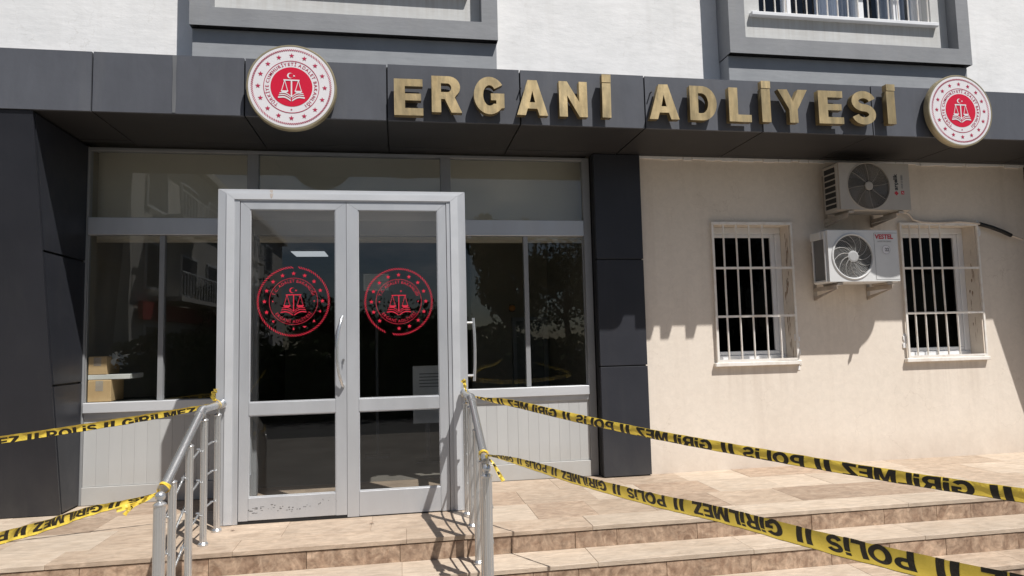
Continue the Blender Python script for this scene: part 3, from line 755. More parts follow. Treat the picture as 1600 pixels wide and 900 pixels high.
def leaf(x0, x1, gx0, gx1, z0, lab):
    y0, y1 = YD + .004, YD + .052
    z1 = PZ - .092
    mr0, mr1 = .788, .885
    gb, gt = .190, 2.350
    s = MB()
    e = .0009
    s.prism([(x0, z0), (gx0, z0), (gx0, gt - e), (x0, z1 - e)], 'y', y0, y1); s.prism([(gx1, z0), (x1, z0), (x1, z1 - e), (gx1, gt - e)], 'y', y0, y1)
    s.box(gx0 + .0005, gx1 - .0005, y0 + .001, y1, z0, gb, bev=.003); s.prism([(gx0 + e, gt), (gx1 - e, gt), (x1 - e, z1), (x0 + e, z1)], 'y', y0, y1)
    s.box(gx0 + .0005, gx1 - .0005, y0 + .001, y1, mr0, mr1, bev=.003)
    lf = tag(s.build('door_leaf', 'alu', po), lab)
    bd = MB()                                                # glazing beads
    for a, b in ((gb, mr0), (mr1, gt)):
        bd.box(gx0 + .001, gx0 + .006, y0 + .006, y0 + .03, a + .001, b - .001); bd.box(gx1 - .006, gx1 - .001, y0 + .006, y0 + .03, a + .001, b - .001)
        bd.box(gx0 + .007, gx1 - .007, y0 + .006, y0 + .03, a + .001, a + .006); bd.box(gx0 + .007, gx1 - .007, y0 + .006, y0 + .03, b - .006, b - .001)
    bd.build('bead', 'alu_white', lf)
    for a, b in ((gb, mr0), (mr1, gt)):
        box('pane', 'door_glass', lf, gx0 + .002, gx1 - .002, y0 + .020, y0 + .026, a + .002, b - .002)
    return lf
leaf_l = leaf(-1.190, -.4095, -1.122, -.490, .024, 'left door leaf with the curved handle and scuffed bottom rail')
leaf_r = leaf(-.4065, .366, -.320, .298, .006, 'right door leaf without a handle')
MB().tube([(-.440, YD - .002, 1.515), (-.444, YD - .03, 1.500), (-.462, YD - .055, 1.42), (-.474, YD - .06, 1.30), (-.474, YD - .06, 1.20), (-.462, YD - .055, 1.09), (-.440, YD - .03, 1.00), (-.436, YD - .002, .985)], .0125, 10).build('handle', 'steel', leaf_l, True)
MB().lathe([(.009, -.012), (.009, 0)], (-.432, YD + .003, 1.185), 'y', 12).box(-.434, -.430, YD - .016, YD - .008, 1.150, 1.185).build('lock', 'fan_grey', leaf_l)
# scuffs on the bottom rail of the left leaf
random.seed(11); sc_ = MB()
for k in range(46):
    t = random.random() ** 1.3
    x, z = -1.10 + .62 * t + random.uniform(-.03, .03), .085 + .02 * math.sin(9 * t) + random.uniform(-.02, .02) + .04 * t
    a, b = random.uniform(.002, .012) * (1.2 - t), random.uniform(.0015, .005)
    sc_.flat([(-a, 0), (-a * .3, -b), (a, -b * .4), (a * .6, b), (-a * .4, b * .7)], (x, z), YD + .0042)
tag(sc_.build('scuff_marks', 'fan_grey', leaf_l, keep=True), kind='stuff')
rs = MB(); rs.flat([(-.010, -.002), (.012, -.002), (.010, -.016), (.006, -.026), (-.004, -.022), (-.012, -.012)], (-.966, PZ - .002), YD - .0006)
rs.flat([(-.012, 0), (.014, 0), (.009, -.022), (.002, -.040), (-.008, -.030)], (-.964, PZ - .033), YD - .0098)
rs.build('rust_stain', 'rust', po, keep=True)

# ================================================================== LETTERING TOOLS
def arc(cx, cy, rx, ry, a0, a1, n=14):
    return [(cx + rx * math.cos(math.radians(a0 + (a1 - a0) * i / n)), cy + ry * math.sin(math.radians(a0 + (a1 - a0) * i / n))) for i in range(n + 1)]
def _S():
    cl = arc(.385, .695, .265, .195, 12, 270, 18) + arc(.385, .305, .265, .195, 90, -168, 18)[1:]
    h = .108; L_, R2 = [], []
    for i, p in enumerate(cl):
        a, b = cl[max(i - 1, 0)], cl[min(i + 1, len(cl) - 1)]
        d = Vector((b[0] - a[0], b[1] - a[1])).normalized()
        L_.append((p[0] - d.y * h, p[1] + d.x * h)); R2.append((p[0] + d.y * h, p[1] - d.x * h))
    return [L_ + R2[::-1]]
GLYPH = {
 'E': ([[(0, 0), (.72, 0), (.72, .2), (.27, .2), (.27, .41), (.67, .41), (.67, .6), (.27, .6), (.27, .8), (.71, .8), (.71, 1), (0, 1)]], .72),
 'L': ([[(0, 0), (.68, 0), (.68, .21), (.27, .21), (.27, 1), (0, 1)]], .68),
 'I': ([[(0, 0), (.27, 0), (.27, 1), (0, 1)]], .27),
 'i': ([[(0, 0), (.26, 0), (.26, .74), (0, .74)], [(0, .82), (.26, .82), (.26, 1), (0, 1)]], .26),
 'N': ([[(0, 0), (.25, 0), (.25, .6), (.62, 0), (.87, 0), (.87, 1), (.62, 1), (.62, .42), (.25, 1), (0, 1)]], .87),
 'A': ([[(0, 0), (.27, 0), (.335, .19), (.635, .19), (.70, 0), (.97, 0), (.63, 1), (.34, 1)], [(.40, .37), (.57, .37), (.485, .70)]], .97),
 'D': ([[(0, 0)] + [(.38, 0)] + arc(.40, .5, .47, .5, -85, 85) + [(.38, 1), (0, 1)], [(.27, .21)] + arc(.38, .5, .21, .29, -90, 90) + [(.27, .79)]], .87),
 'P': ([[(0, 0), (.27, 0), (.27, .35)] + arc(.47, .675, .34, .325, -90, 90) + [(0, 1)], [(.27, .55)] + arc(.44, .675, .12, .125, -90, 90) + [(.27, .80)]], .81),
 'R': ([[(0, 0), (.27, 0), (.27, .37), (.38, .37), (.57, 0), (.88, 0), (.67, .42)] + arc(.49, .705, .34, .295, -48, 90) + [(0, 1)], [(.27, .56)] + arc(.46, .68, .11, .12, -90, 90) + [(.27, .80)]], .88),
 'G': ([arc(.5, .5, .5, .52, 35, 318, 26) + [(.97, .16), (.97, .56), (.54, .56), (.54, .37), (.71, .37), (.71, .27)] + arc(.5, .5, .205, .285, 308, 40, 22)], .98),
 'O': ([arc(.5, .5, .5, .52, 0, 345, 26), arc(.5, .5, .235, .30, 0, 345, 22)], 1.0),
 'M': ([[(0, 0), (.25, 0), (.25, .62), (.42, 0), (.62, 0), (.79, .62), (.79, 0), (1.04, 0), (1.04, 1), (.69, 1), (.52, .4), (.35, 1), (0, 1)]], 1.04),
 'Y': ([[(.34, 0), (.61, 0), (.61, .40), (.95, 1), (.65, 1), (.475, .64), (.30, 1), (0, 1), (.34, .40)]], .95),
 'Z': ([[(0, 0), (.78, 0), (.78, .2), (.34, .2), (.77, .83), (.77, 1), (.03, 1), (.03, .8), (.42, .8), (0, .19)]], .78),
 'S': (_S(), .77),
 '/': ([[(0, 0), (.32, 0), (.42, 1), (.10, 1)]], .44),
}
def glyph_mesh(ch, sx, sz, depth, bev=0.0):
    """bold sans letter as a mesh, local x right, y up, z depth"""
    cu = bpy.data.curves.new('g', 'CURVE'); cu.dimensions = '2D'; cu.fill_mode = 'BOTH'; cu.extrude = depth / 2; cu.bevel_depth = bev
    for cont in GLYPH[ch][0]:
        sp = cu.splines.new('POLY'); sp.points.add(len(cont) - 1); sp.use_cyclic_u = True
        for p, q in zip(sp.points, cont): p.co = (q[0] * sx, q[1] * sz, 0, 1)
    o = bpy.data.objects.new('g', cu); C.objects.link(o)
    dg = bpy.context.evaluated_depsgraph_get(); dg.update()
    me = bpy.data.meshes.new_from_object(o.evaluated_get(dg))
    bpy.data.objects.remove(o); bpy.data.curves.remove(cu)
    return me
_tc = {}
def text_mesh(s, size=1.0, off=0.0):
    """flat mesh data (verts, faces, width) of a text in the built-in font"""
    k = (s, off)
    if k not in _tc:
        cu = bpy.data.curves.new('t', 'FONT'); cu.body = s; cu.offset = off; cu.resolution_u = 3
        o = bpy.data.objects.new('t', cu); C.objects.link(o)
        dg = bpy.context.evaluated_depsgraph_get(); dg.update()
        me = bpy.data.meshes.new_from_object(o.evaluated_get(dg))
        vs = [tuple(v.co) for v in me.vertices]; fs = [tuple(p.vertices) for p in me.polygons]
        bpy.data.objects.remove(o); bpy.data.curves.remove(cu); bpy.data.meshes.remove(me)
        wd = (max(v[0] for v in vs) if vs else .3)
        _tc[k] = (vs, fs, wd)
    vs, fs, wd = _tc[k]
    return [(v[0] * size, v[1] * size) for v in vs], fs, wd * size
def put_text(mb, s, x, z, y, size, off=0.0, ang=0.0, center=True, xs=1.0):
    vs, fs, wd = text_mesh(s, size, off); c, d = math.cos(ang), math.sin(ang)
    sx = wd / 2 if center else 0
    mb.add([(x + (v[0] - sx) * xs * c - v[1] * d, y, z + (v[0] - sx) * xs * d + v[1] * c) for v in vs], fs)
def arc_text(mb, s, cx, cz, y, r, size, span, mid=90.0, up=True, off=0.03):
    """letters set around a circle; up: tops point outwards"""
    ws = [text_mesh(ch, size, off)[2] + .16 * size if ch != ' ' else .34 * size for ch in s]
    tot = sum(ws); acc = 0
    xs = min(1.0, math.radians(span) * (r + (.3 if up else -.3) * size) / tot)     # condensed to fit the arc
    for ch, w_ in zip(s, ws):
        t = (acc + w_ / 2) / tot; acc += w_
        if up: a = math.radians(mid + span / 2 - span * t); rot = a - PI / 2
        else: a = math.radians(mid - span / 2 + span * t); rot = a + PI / 2
        if ch != ' ':
            rr = r if up else r
            put_text(mb, ch, cx + rr * math.cos(a), cz + rr * math.sin(a), y, size, off, rot, True, xs)

def star5(r, rot=90, inner=.42):
    return [((r if k % 2 == 0 else r * inner) * math.cos(math.radians(rot + 36 * k)), (r if k % 2 == 0 else r * inner) * math.sin(math.radians(rot + 36 * k))) for k in range(10)]
def put_star(mb, o, r, y, rot=90, arms=range(5)):
    p = star5(r, rot)
    c = [p[k] for k in range(1, 10, 2)]
    mb.flat(c, o, y)
    for k in arms: mb.flat([p[(2 * k - 1) % 10], p[2 * k], p[2 * k + 1]], o, y)
def annulus(mb, o, r0, r1, y, a0=0, a1=360, n=72):
    for k in range(n):
        a, b = math.radians(a0 + (a1 - a0) * k / n), math.radians(a0 + (a1 - a0) * (k + 1) / n)
        mb.flat([(r0 * math.cos(a), r0 * math.sin(a)), (r1 * math.cos(a), r1 * math.sin(a)), (r1 * math.cos(b), r1 * math.sin(b)), (r0 * math.cos(b), r0 * math.sin(b))], o, y)
def rope(mb, o, r, wd, y, n=112, skip=(), duty=.48):
    for k in range(n):
        if k in skip: continue
        a = 2 * PI * k / n; b = a + 2 * PI / n * .95; c = 2 * PI / n * duty
        mb.flat([((r - wd) * math.cos(a), (r - wd) * math.sin(a)), ((r + wd) * math.cos(b), (r + wd) * math.sin(b)), ((r + wd) * math.cos(b + c), (r + wd) * math.sin(b + c)), ((r - wd) * math.cos(a + c), (r - wd) * math.sin(a + c))], o, y)
def bar2(mb, p, q, wd, o, y):
    d = Vector((q[0] - p[0], q[1] - p[1])).normalized() * wd / 2
    mb.flat([(p[0] + d.y, p[1] - d.x), (q[0] + d.y, q[1] - d.x), (q[0] - d.y, q[1] + d.x), (p[0] - d.y, p[1] + d.x)], o, y)
def scales(mb, o, k, y, moon=True, t=1.0):
    """crescent and star, balance and open book; k = radius of the field"""
    if moon:
        n = 20; R1, R2 = .155 * k, .128 * k; cx, cz = -.08 * k, .60 * k
        a1 = [(cx + R1 * math.cos(math.radians(t)), cz + R1 * math.sin(math.radians(t))) for t in [38 + 284 * i / n for i in range(n + 1)]]
        a2 = [(cx + .055 * k + R2 * math.cos(math.radians(t)), cz + R2 * math.sin(math.radians(t))) for t in [52 + 256 * i / n for i in range(n + 1)]]
        for i in range(n): mb.flat([a1[i], a1[i + 1], a2[i + 1], a2[i]], o, y)
    put_star(mb, (o[0] + .13 * k, o[1] + .59 * k), .07 * k, y, 180)
    bar2(mb, (-.42 * k, .345 * k), (.42 * k, .345 * k), .075 * k * t, o, y)
    bar2(mb, (0, .34 * k), (0, -.60 * k), .075 * k * t, o, y)
    for s in (-1, 1):
        c = .36 * k * s
        bar2(mb, (c, .34 * k), (c - .16 * k, -.26 * k), .035 * k * t, o, y); bar2(mb, (c, .34 * k), (c + .16 * k, -.26 * k), .035 * k * t, o, y)
        mb.flat([(c + .20 * k * math.cos(math.radians(t)), -.24 * k + .13 * k * math.sin(math.radians(t))) for t in range(180, 361, 20)], o, y)
        for j, (dz, x1) in enumerate(((-.36, .62), (-.47, .66), (-.60, .70))):       # book pages
            P = [(s * k * (.03 + (x1 - .03) * t / 8), k * (dz - .20 + .20 * math.sin(min(1, t / 5.0) * PI / 2) - (.03 * (t - 5) / 3 if t > 5 else 0))) for t in range(9)]
            th = (.055 * k if j < 2 else .085 * k) * t
            for a, b in zip(P, P[1:]): mb.flat([(a[0], a[1] - th / 2), (b[0], b[1] - th / 2), (b[0], b[1] + th / 2), (a[0], a[1] + th / 2)], o, y)

# ---- round signs on the canopy
def disc_sign(cx, cz, R, label):
    yf = 5.248
    t = thing('round_sign', label, 'sign', (cx, YF, cz), 'round emblem signs on the canopy')
    MB().lathe([(R * .97, .056), (R, .052), (R, .004), (R * .985, -.004), (R * .955, -.004), (R * .95, .006)], (cx, yf, cz), 'y', 96).build('drum', 'brass', t, True)
    st = MB()
    for a in (.6, 2.2, 3.8, 5.4): st.tube([(cx + R * .6 * math.cos(a), yf + .055, cz + R * .6 * math.sin(a)), (cx + R * .6 * math.cos(a), YF + .004, cz + R * .6 * math.sin(a))], .014, 8)
    tag(st.build('stand_off', 'dark_steel', t), kind='stuff')
    MB().lathe([(R * .949, .012), (R * .949, -.0025), (R * .94, -.003)], (cx, yf, cz), 'y', 96).build('face', 'sign_white', t)
    y = yf - .0045; o = (cx, cz)
    mb = MB(); rope(mb, o, R * .868, R * .022, y, 120)
    for k in range(16):
        a = math.radians(90 + 22.5 * k); put_star(mb, (cx + R * .735 * math.cos(a), cz + R * .735 * math.sin(a)), R * .062, y, 90)
    annulus(mb, o, R * .602, R * .617, y, n=90)
    put_star(mb, (cx, cz - R * .535), R * .028, y)
    tag(mb.build('stars_and_rings', 'sign_crimson', t, keep=True), kind='stuff')
    mb = MB(); arc_text(mb, 'TÜRKİYE CUMHURİYETİ ADALET BAKANLIĞI', cx, cz, y, R * .500, R * .104, 292, off=.014)
    tag(mb.build('lettering', 'sign_crimson', t, keep=True), kind='stuff')
    mb = MB(); mb.flat([(R * .462 * math.cos(2 * PI * k / 72), R * .462 * math.sin(2 * PI * k / 72)) for k in range(72)], o, y)
    mb.build('red_field', 'sign_red', t, keep=True)
    mb = MB(); scales(mb, (cx, cz + R * .01), R * .42, y - .002); mb.build('scales_emblem', 'sign_white', t, keep=True)
    return t
disc_sign(-.816, 3.310, .340, 'larger looking round emblem sign at the left, before the gold letters')
disc_sign(5.143, 3.329, .341, 'round emblem sign at the right end, after the gold letters')

# ---- gold letters
ls = thing('gold_lettering', 'gold block letters reading ERGANİ ADLİYESİ along the canopy', 'sign', (2.2, 5.29, 3.15))
LET = [('E', -.030, .200, 3.113, 3.412, 0), ('R', .268, .512, 3.147, 3.448, 0), ('G', .610, .864, 3.150, 3.452, 0), ('A', .964, 1.224, 3.148, 3.446, 0),
       ('N', 1.322, 1.564, 3.146, 3.448, 0), ('I', 1.692, 1.768, 3.150, 3.447, 3.522),
       ('A', 2.107, 2.375, 3.150, 3.455, 0), ('D', 2.475, 2.720, 3.153, 3.457, 0), ('L', 2.836, 3.044, 3.153, 3.456, 0), ('I', 3.146, 3.230, 3.157, 3.456, 3.528),
       ('Y', 3.308, 3.590, 3.158, 3.458, 0), ('E', 3.694, 3.936, 3.162, 3.463, 0), ('S', 4.018, 4.264, 3.165, 3.476, 0), ('I', 4.380, 4.464, 3.178, 3.482, 3.548)]
for ch, x0, x1, z0, z1, dot in LET:
    gw = GLYPH[ch][1]
    tilt = random.uniform(-.012, .012)
    def place(ch, xa, xb, za, zb, nm, par):
        me = glyph_mesh(ch, (xb - xa) / GLYPH[ch][1], zb - za, .058)
        # wider block profile: face and sides share the letter outline
        me.transform(Matrix(((1, 0, 0, 0), (0, 0, -1, 0), (0, 1, 0, 0), (0, 0, 0, 1))))
        me.materials.append(MT['gold']); me.materials.append(MT['gold_edge'])
        for p in me.polygons: p.material_index = 0 if abs(p.normal.y) > .7 else 1
        o = bpy.data.objects.new(nm, me); C.objects.link(o)
        o.location = (xa, 5.272, za); o.rotation_euler = (0, tilt, random.uniform(-.01, .01))
        adopt(o, par); return o
    o = place(ch, x0, x1, z0, z1, 'letter', ls)
    if dot:
        d = MB().box(x0 + .002, x1 + .004, 5.241, 5.296, z1 + .006, dot).build('letter_dot', 'gold', ls)
    st = MB()
    for fx, fz in ((.18, .12), (.18, .85)):
        st.tube([(x0 + (x1 - x0) * fx if ch != 'Y' else (x0 + x1) / 2, 5.29, z0 + (z1 - z0) * fz), (x0 + (x1 - x0) * fx if ch != 'Y' else (x0 + x1) / 2, YF + .004, z0 + (z1 - z0) * fz)], .006, 6)
    st.build('stand_off', 'dark_steel', ls)

# ---- emblem stickers on the door glass
def decal(cx, cz, R, leaf_, worn):
    y = YD + .0225; o = (cx, cz)
    mb = MB()
    rope(mb, o, R * .962, R * .029, y, 88, duty=.40, skip=(20, 21) if worn else (60, 61, 62))
    for k in range(16):
        a = math.radians(90 - 22.5 * k); p = (cx + R * .785 * math.cos(a), cz + R * .785 * math.sin(a))
        if worn and k in (5, 6, 7, 8, 10): put_star(mb, p, R * .062, y, 90, ((0, 1), (2, 3), (1, 4), (0,), (3, 4))[(5, 6, 7, 8, 10).index(k)])
        elif worn and k == 9: continue
        elif not worn and k == 9: continue
        else: put_star(mb, p, R * .066, y)
    annulus(mb, o, R * .650, R * .660, y, n=80)
    for s in (-1, 1): put_star(mb, (cx + s * R * .56, cz), R * .032, y)
    tag(mb.build('emblem_sticker', 'decal_red', leaf_, keep=True), kind='stuff')
    mb = MB()
    arc_text(mb, 'T.C. ADALET BAKANLIĞI', cx, cz, y, R * .530, R * .120, 146, off=.0)
    arc_text(mb, 'ERGANİ ADLİYESİ', cx, cz, y, R * .610, R * .120, 112, mid=270, up=False, off=.0)
    scales(mb, (cx, cz + R * .01), R * .50, y, moon=worn, t=.72)
    tag(mb.build('sticker_lettering', 'decal_red', leaf_, keep=True), kind='stuff')
decal(-.804, 1.641, .272, leaf_l, True)
decal(-.010, 1.628, .268, leaf_r, False)

# ================================================================== AIR CONDITIONERS
def air_con(label, x0, x1, yf, yb, z0, z1, fx, fz, fr_, body, guard, style):
    t = thing('air_conditioner', label, 'air conditioner', ((x0 + x1) / 2, yb, z0), 'outdoor air conditioning units on the wall')
    b = MB()
    # casing front with a round fan opening
    n = 64
    b.box(x0, x1, yf + .02, yb, z0, z1, bev=.012)
    cs = b.build('casing', body, t)
    fp = MB()
    ring = [(fx + fr_ * 1.05 * math.cos(2 * PI * k / n), fz + fr_ * 1.05 * math.sin(2 * PI * k / n)) for k in range(n)]
    def edge(a):                                             # point on the rectangle edge in direction a
        c, s = math.cos(a), math.sin(a); ts = []
        if c > 1e-6: ts.append((x1 - .008 - fx) / c)
        if c < -1e-6: ts.append((x0 + .008 - fx) / c)
        if s > 1e-6: ts.append((z1 - .008 - fz) / s)
        if s < -1e-6: ts.append((z0 + .008 - fz) / s)
        tt = min(v for v in ts if v > 0); return (fx + tt * c, fz + tt * s)
    angs = [2 * PI * k / n for k in range(n)]
    for cxn, czn in ((x0 + .008, z0 + .008), (x1 - .008, z0 + .008), (x0 + .008, z1 - .008), (x1 - .008, z1 - .008)):
        angs.append(math.atan2(czn - fz, cxn - fx) % (2 * PI))
    angs = sorted(set(angs))
    for k in range(len(angs)):
        a, c = angs[k], angs[(k + 1) % len(angs)]
        if c < a: c += 2 * PI
        r0 = lambda q: (fx + fr_ * 1.05 * math.cos(q), fz + fr_ * 1.05 * math.sin(q))
        p = [r0(a), edge(a), edge(c), r0(c)]
        fp.add([(q[0], yf, q[1]) for q in p], [(0, 1, 2, 3)])
        fp.add([(edge(a)[0], yf, edge(a)[1]), (edge(c)[0], yf, edge(c)[1]), (edge(c)[0], yf + .021, edge(c)[1]), (edge(a)[0], yf + .021, edge(a)[1])], [(0, 1, 2, 3)])
    fp.build('front_plate', body, t)
    MB().ring((fx, yf + .001, fz), fr_ * 1.055, .012 if style == 'low' else .006, 64, 8).build('fan_rim', body if style == 'low' else guard, t, True)
    MB().lathe([(fr_ * 1.045, .0185), (fr_ * 1.045, .0165), (.001, .0165)], (fx, yf, fz), 'y', 48).build('fan_well', 'hall_dark', t)
    # swept blades seen behind the guard
    for k in range(5 if style == 'high' else 3):
        fan = MB(); a0 = 2 * PI * k / (5 if style == 'high' else 3) + .4
        for j in range(8):
            r0, r1 = fr_ * (.22 + .76 * j / 8), fr_ * (.22 + .76 * (j + 1) / 8)
            aa, ab = a0 + .5 * j / 8, a0 + .5 * (j + 1) / 8; wd = .62
            fan.add([(fx + r0 * math.cos(aa), yf + .013, fz + r0 * math.sin(aa)), (fx + r1 * math.cos(ab), yf + .013, fz + r1 * math.sin(ab)),
                     (fx + r1 * math.cos(ab + wd), yf + .0155, fz + r1 * math.sin(ab + wd)), (fx + r0 * math.cos(aa + wd), yf + .0155, fz + r0 * math.sin(aa + wd))], [(0, 1, 2, 3)])
        fan.build('fan_blade', 'fan_blade', t, keep=True)
    gd = MB(); nr = 13 if style == 'low' else 17
    for k in range(1, nr + 1): gd.ring((fx, yf - .004, fz), fr_ * (.22 + .80 * k / nr), .0013 if style == 'low' else .0012, 44, 4)
    ns = 12 if style == 'low' else 8
    for k in range(ns):                                      # spokes; the swept ones of the low style draw the blades' highlights
        a = 2 * PI * k / ns
        pts = [(fx + fr_ * (.2 + .85 * j / 6) * math.cos(a + (.75 * (j / 6) ** 1.2 if style == 'low' else .15 * j / 6)), yf - .0065, fz + fr_ * (.2 + .85 * j / 6) * math.sin(a + (.75 * (j / 6) ** 1.2 if style == 'low' else .15 * j / 6))) for j in range(7)]
        gd.tube(pts, .0022 if style == 'low' else .0014, 4)
    tag(gd.build('fan_guard', guard, t), kind='stuff')
    MB().lathe([(fr_ * (.27 if style == 'low' else .20), .004), (fr_ * (.27 if style == 'low' else .20), -.007), (fr_ * .2 if style == 'low' else fr_ * .15, -.011)], (fx, yf, fz), 'y', 32).build('hub_cap', 'ac_grey' if style == 'low' else guard, t)
    # left side: louvre frame
    sd = MB(); xs = x0 - .004
    if style == 'high':
        sd.box(xs - .004, x0 - .001, yf + .03, yb - .02, z0 + .02, z0 + .035); sd.box(xs - .004, x0 - .001, yf + .03, yb - .02, z1 - .04, z1 - .025)
        for k in range(1, 7): sd.box(xs - .0035, x0 - .001, yf + .0405, yb - .0305, z0 + .02 + (z1 - z0 - .06) * k / 7 - .006, z0 + .02 + (z1 - z0 - .06) * k / 7 + .006)
        sd.box(xs - .004, x0 - .001, yf + .03, yf + .040, z0 + .0355, z1 - .0405); sd.box(xs - .004, x0 - .001, yb - .030, yb - .02, z0 + .0355, z1 - .0405)
        sd.build('side_louvre', body, t)
        box('coil', 'hall_dark', t, x0 - .0015, x0 - .0005, yf + .041, yb - .031, z0 + .036, z1 - .041)
    else:
        sd.box(xs - .010, x0 - .001, yf + .025, yf + .040, z0 + .01, z1 - .02, bev=.002); sd.box(xs - .010, x0 - .001, yb - .045, yb - .028, z0 + .01, z1 - .09, bev=.002)
        sd.box(xs - .010, x0 - .001, yf + .041, yb - .046, z0 + .01, z0 + .028, bev=.002)
        sd.box(xs - .014, x0 - .001, yf + .080, yb - .01, z1 - .085, z1 - .012, bev=.004)
        sd.build('side_frame', body, t)
        box('coil', 'fan_grey', t, x0 - .0015, x0 - .0005, yf + .041, yb - .046, z0 + .029, z1 - .088)
    # feet
    for x in (x0 + .10, x1 - .14):
        box('foot', 'bracket', t, x, x + .06, yf + .015, yb - .015, z0 - .022, z0 - .001)
    return t
ac_hi = air_con('upper air conditioner tucked under the canopy soffit', 4.262, 5.055, 5.815, 6.06, 2.500, 2.985, 4.590, 2.746, .222, 'ac_cream', 'guard_warm', 'high')
ac_lo = air_con('lower air conditioner with sunlit front and round number sticker', 4.098, 4.880, 5.820, 6.075, 1.790, 2.310, 4.368, 2.043, .208, 'ac_white', 'guard', 'low')
# printing on the lower unit
mb = MB(); put_text(mb, 'VESTEL', 4.722, 2.218, 5.8180, .062, .035); mb.build('maker_name', 'print_red', ac_lo, keep=True)
mb = MB(); put_text(mb, 'INVERTER SERIES', 4.722, 2.185, 5.8180, .020, .0)
mb.build('small_print', 'print_grey', ac_lo, keep=True)
mb = MB(); mb.flat([(.046 * math.cos(2 * PI * k / 28), .046 * math.sin(2 * PI * k / 28)) for k in range(28)], (4.735, 2.110), 5.8185); mb.build('sticker', 'sign_white', ac_lo, keep=True)
mb = MB(); put_text(mb, '22', 4.745, 2.095, 5.8165, .046, .03); annulus(mb, (4.735, 2.110), .042, .0445, 5.8167, n=36); mb.build('sticker_number', 'print_grey', ac_lo, keep=True)
mb = MB()                                                    # service cover outline
for a, b in (((4.610, 1.815), (4.868, 1.815)), ((4.610, 1.815), (4.610, 2.275)), ((4.610, 2.275), (4.868, 2.275))): bar2(mb, a, b, .003, (0, 0), 5.8185)
mb.build('cover_joint', 'print_grey', ac_lo, keep=True)
# printing on the upper unit, set upright along the edge
mb = MB(); put_text(mb, 'arçelik', 4.908, 2.790, 5.8130, .060, .03, PI / 2); mb.build('maker_name', 'print_black', ac_hi, keep=True)
mb = MB()
for dx, dz in ((0, 0), (-.012, .012), (.012, .010), (0, .022)): mb.flat([(.010 * math.cos(2 * PI * k / 14), .010 * math.sin(2 * PI * k / 14)) for k in range(14)], (4.892 + dx, 2.665 + dz), 5.8132 - .0002 * (dx + .02))
mb.flat([(-.017, -.018), (.017, -.018), (.017, .018), (-.017, .018)], (4.962, 2.682), 5.8130)
mb.build('red_logo', 'print_red', ac_hi, keep=True)
mb = MB(); put_text(mb, '444 0 888', 4.972, 2.790, 5.8130, .034, .01, PI / 2); mb.build('phone_number', 'print_grey', ac_hi, keep=True)
mb = MB(); bar2(mb, (-.006, .008), (.006, -.008), .007, (4.962, 2.682), 5.8115); mb.build('phone_symbol', 'sign_white', ac_hi, keep=True)
# steel wall brackets
def brackets(t, xs, yf, zb, drop, back):
    for x in xs:
        m = MB()
        m.box(x, x + .036, YW - .010, YW - .002, zb - drop, zb + back, bev=.001)
        m.box(x + .001, x + .005, yf, YW - .011, zb - .042, zb - .002); m.box(x + .006, x + .035, yf, YW - .011, zb - .006, zb - .002)
        m.prism([(yf + .01, zb - .043), (yf + .05, zb - .043), (YW - .011, zb - drop + .035), (YW - .011, zb - drop)], 'x', x + .002, x + .012)
        m.build('bracket', 'bracket', t)
brackets(ac_lo, (4.160, 4.760), 5.80, 1.767, .13, .36)
brackets(ac_hi, (4.330, 4.860), 5.80, 2.476, .085, .45)

# pipe run from the units over the right window
pp = thing('refrigerant_pipe', 'cream refrigerant pipe with black sleeve running over the right barred window', 'pipe', (5.9, 6.12, 2.44))
MB().tube([(5.06, 6.05, 2.56), (5.16, 6.10, 2.555), (5.28, 6.13, 2.535), (5.34, 6.14, 2.475), (5.44, 6.14, 2.448), (5.62, 6.14, 2.441), (5.90, 6.14, 2.456), (6.10, 6.14, 2.440), (6.16, 6.135, 2.425)], .012, 8).build('pipe', 'pipe', pp, True)
MB().tube([(6.14, 6.135, 2.430), (6.26, 6.12, 2.395), (6.38, 6.11, 2.350), (6.50, 6.12, 2.306)], .021, 10).build('sleeve', 'black', pp, True)
MB().tube([(6.49, 6.12, 2.309), (6.60, 6.12, 2.276), (6.642, 6.12, 2.262)], .011, 8).build('pipe_end', 'pipe', pp, True)

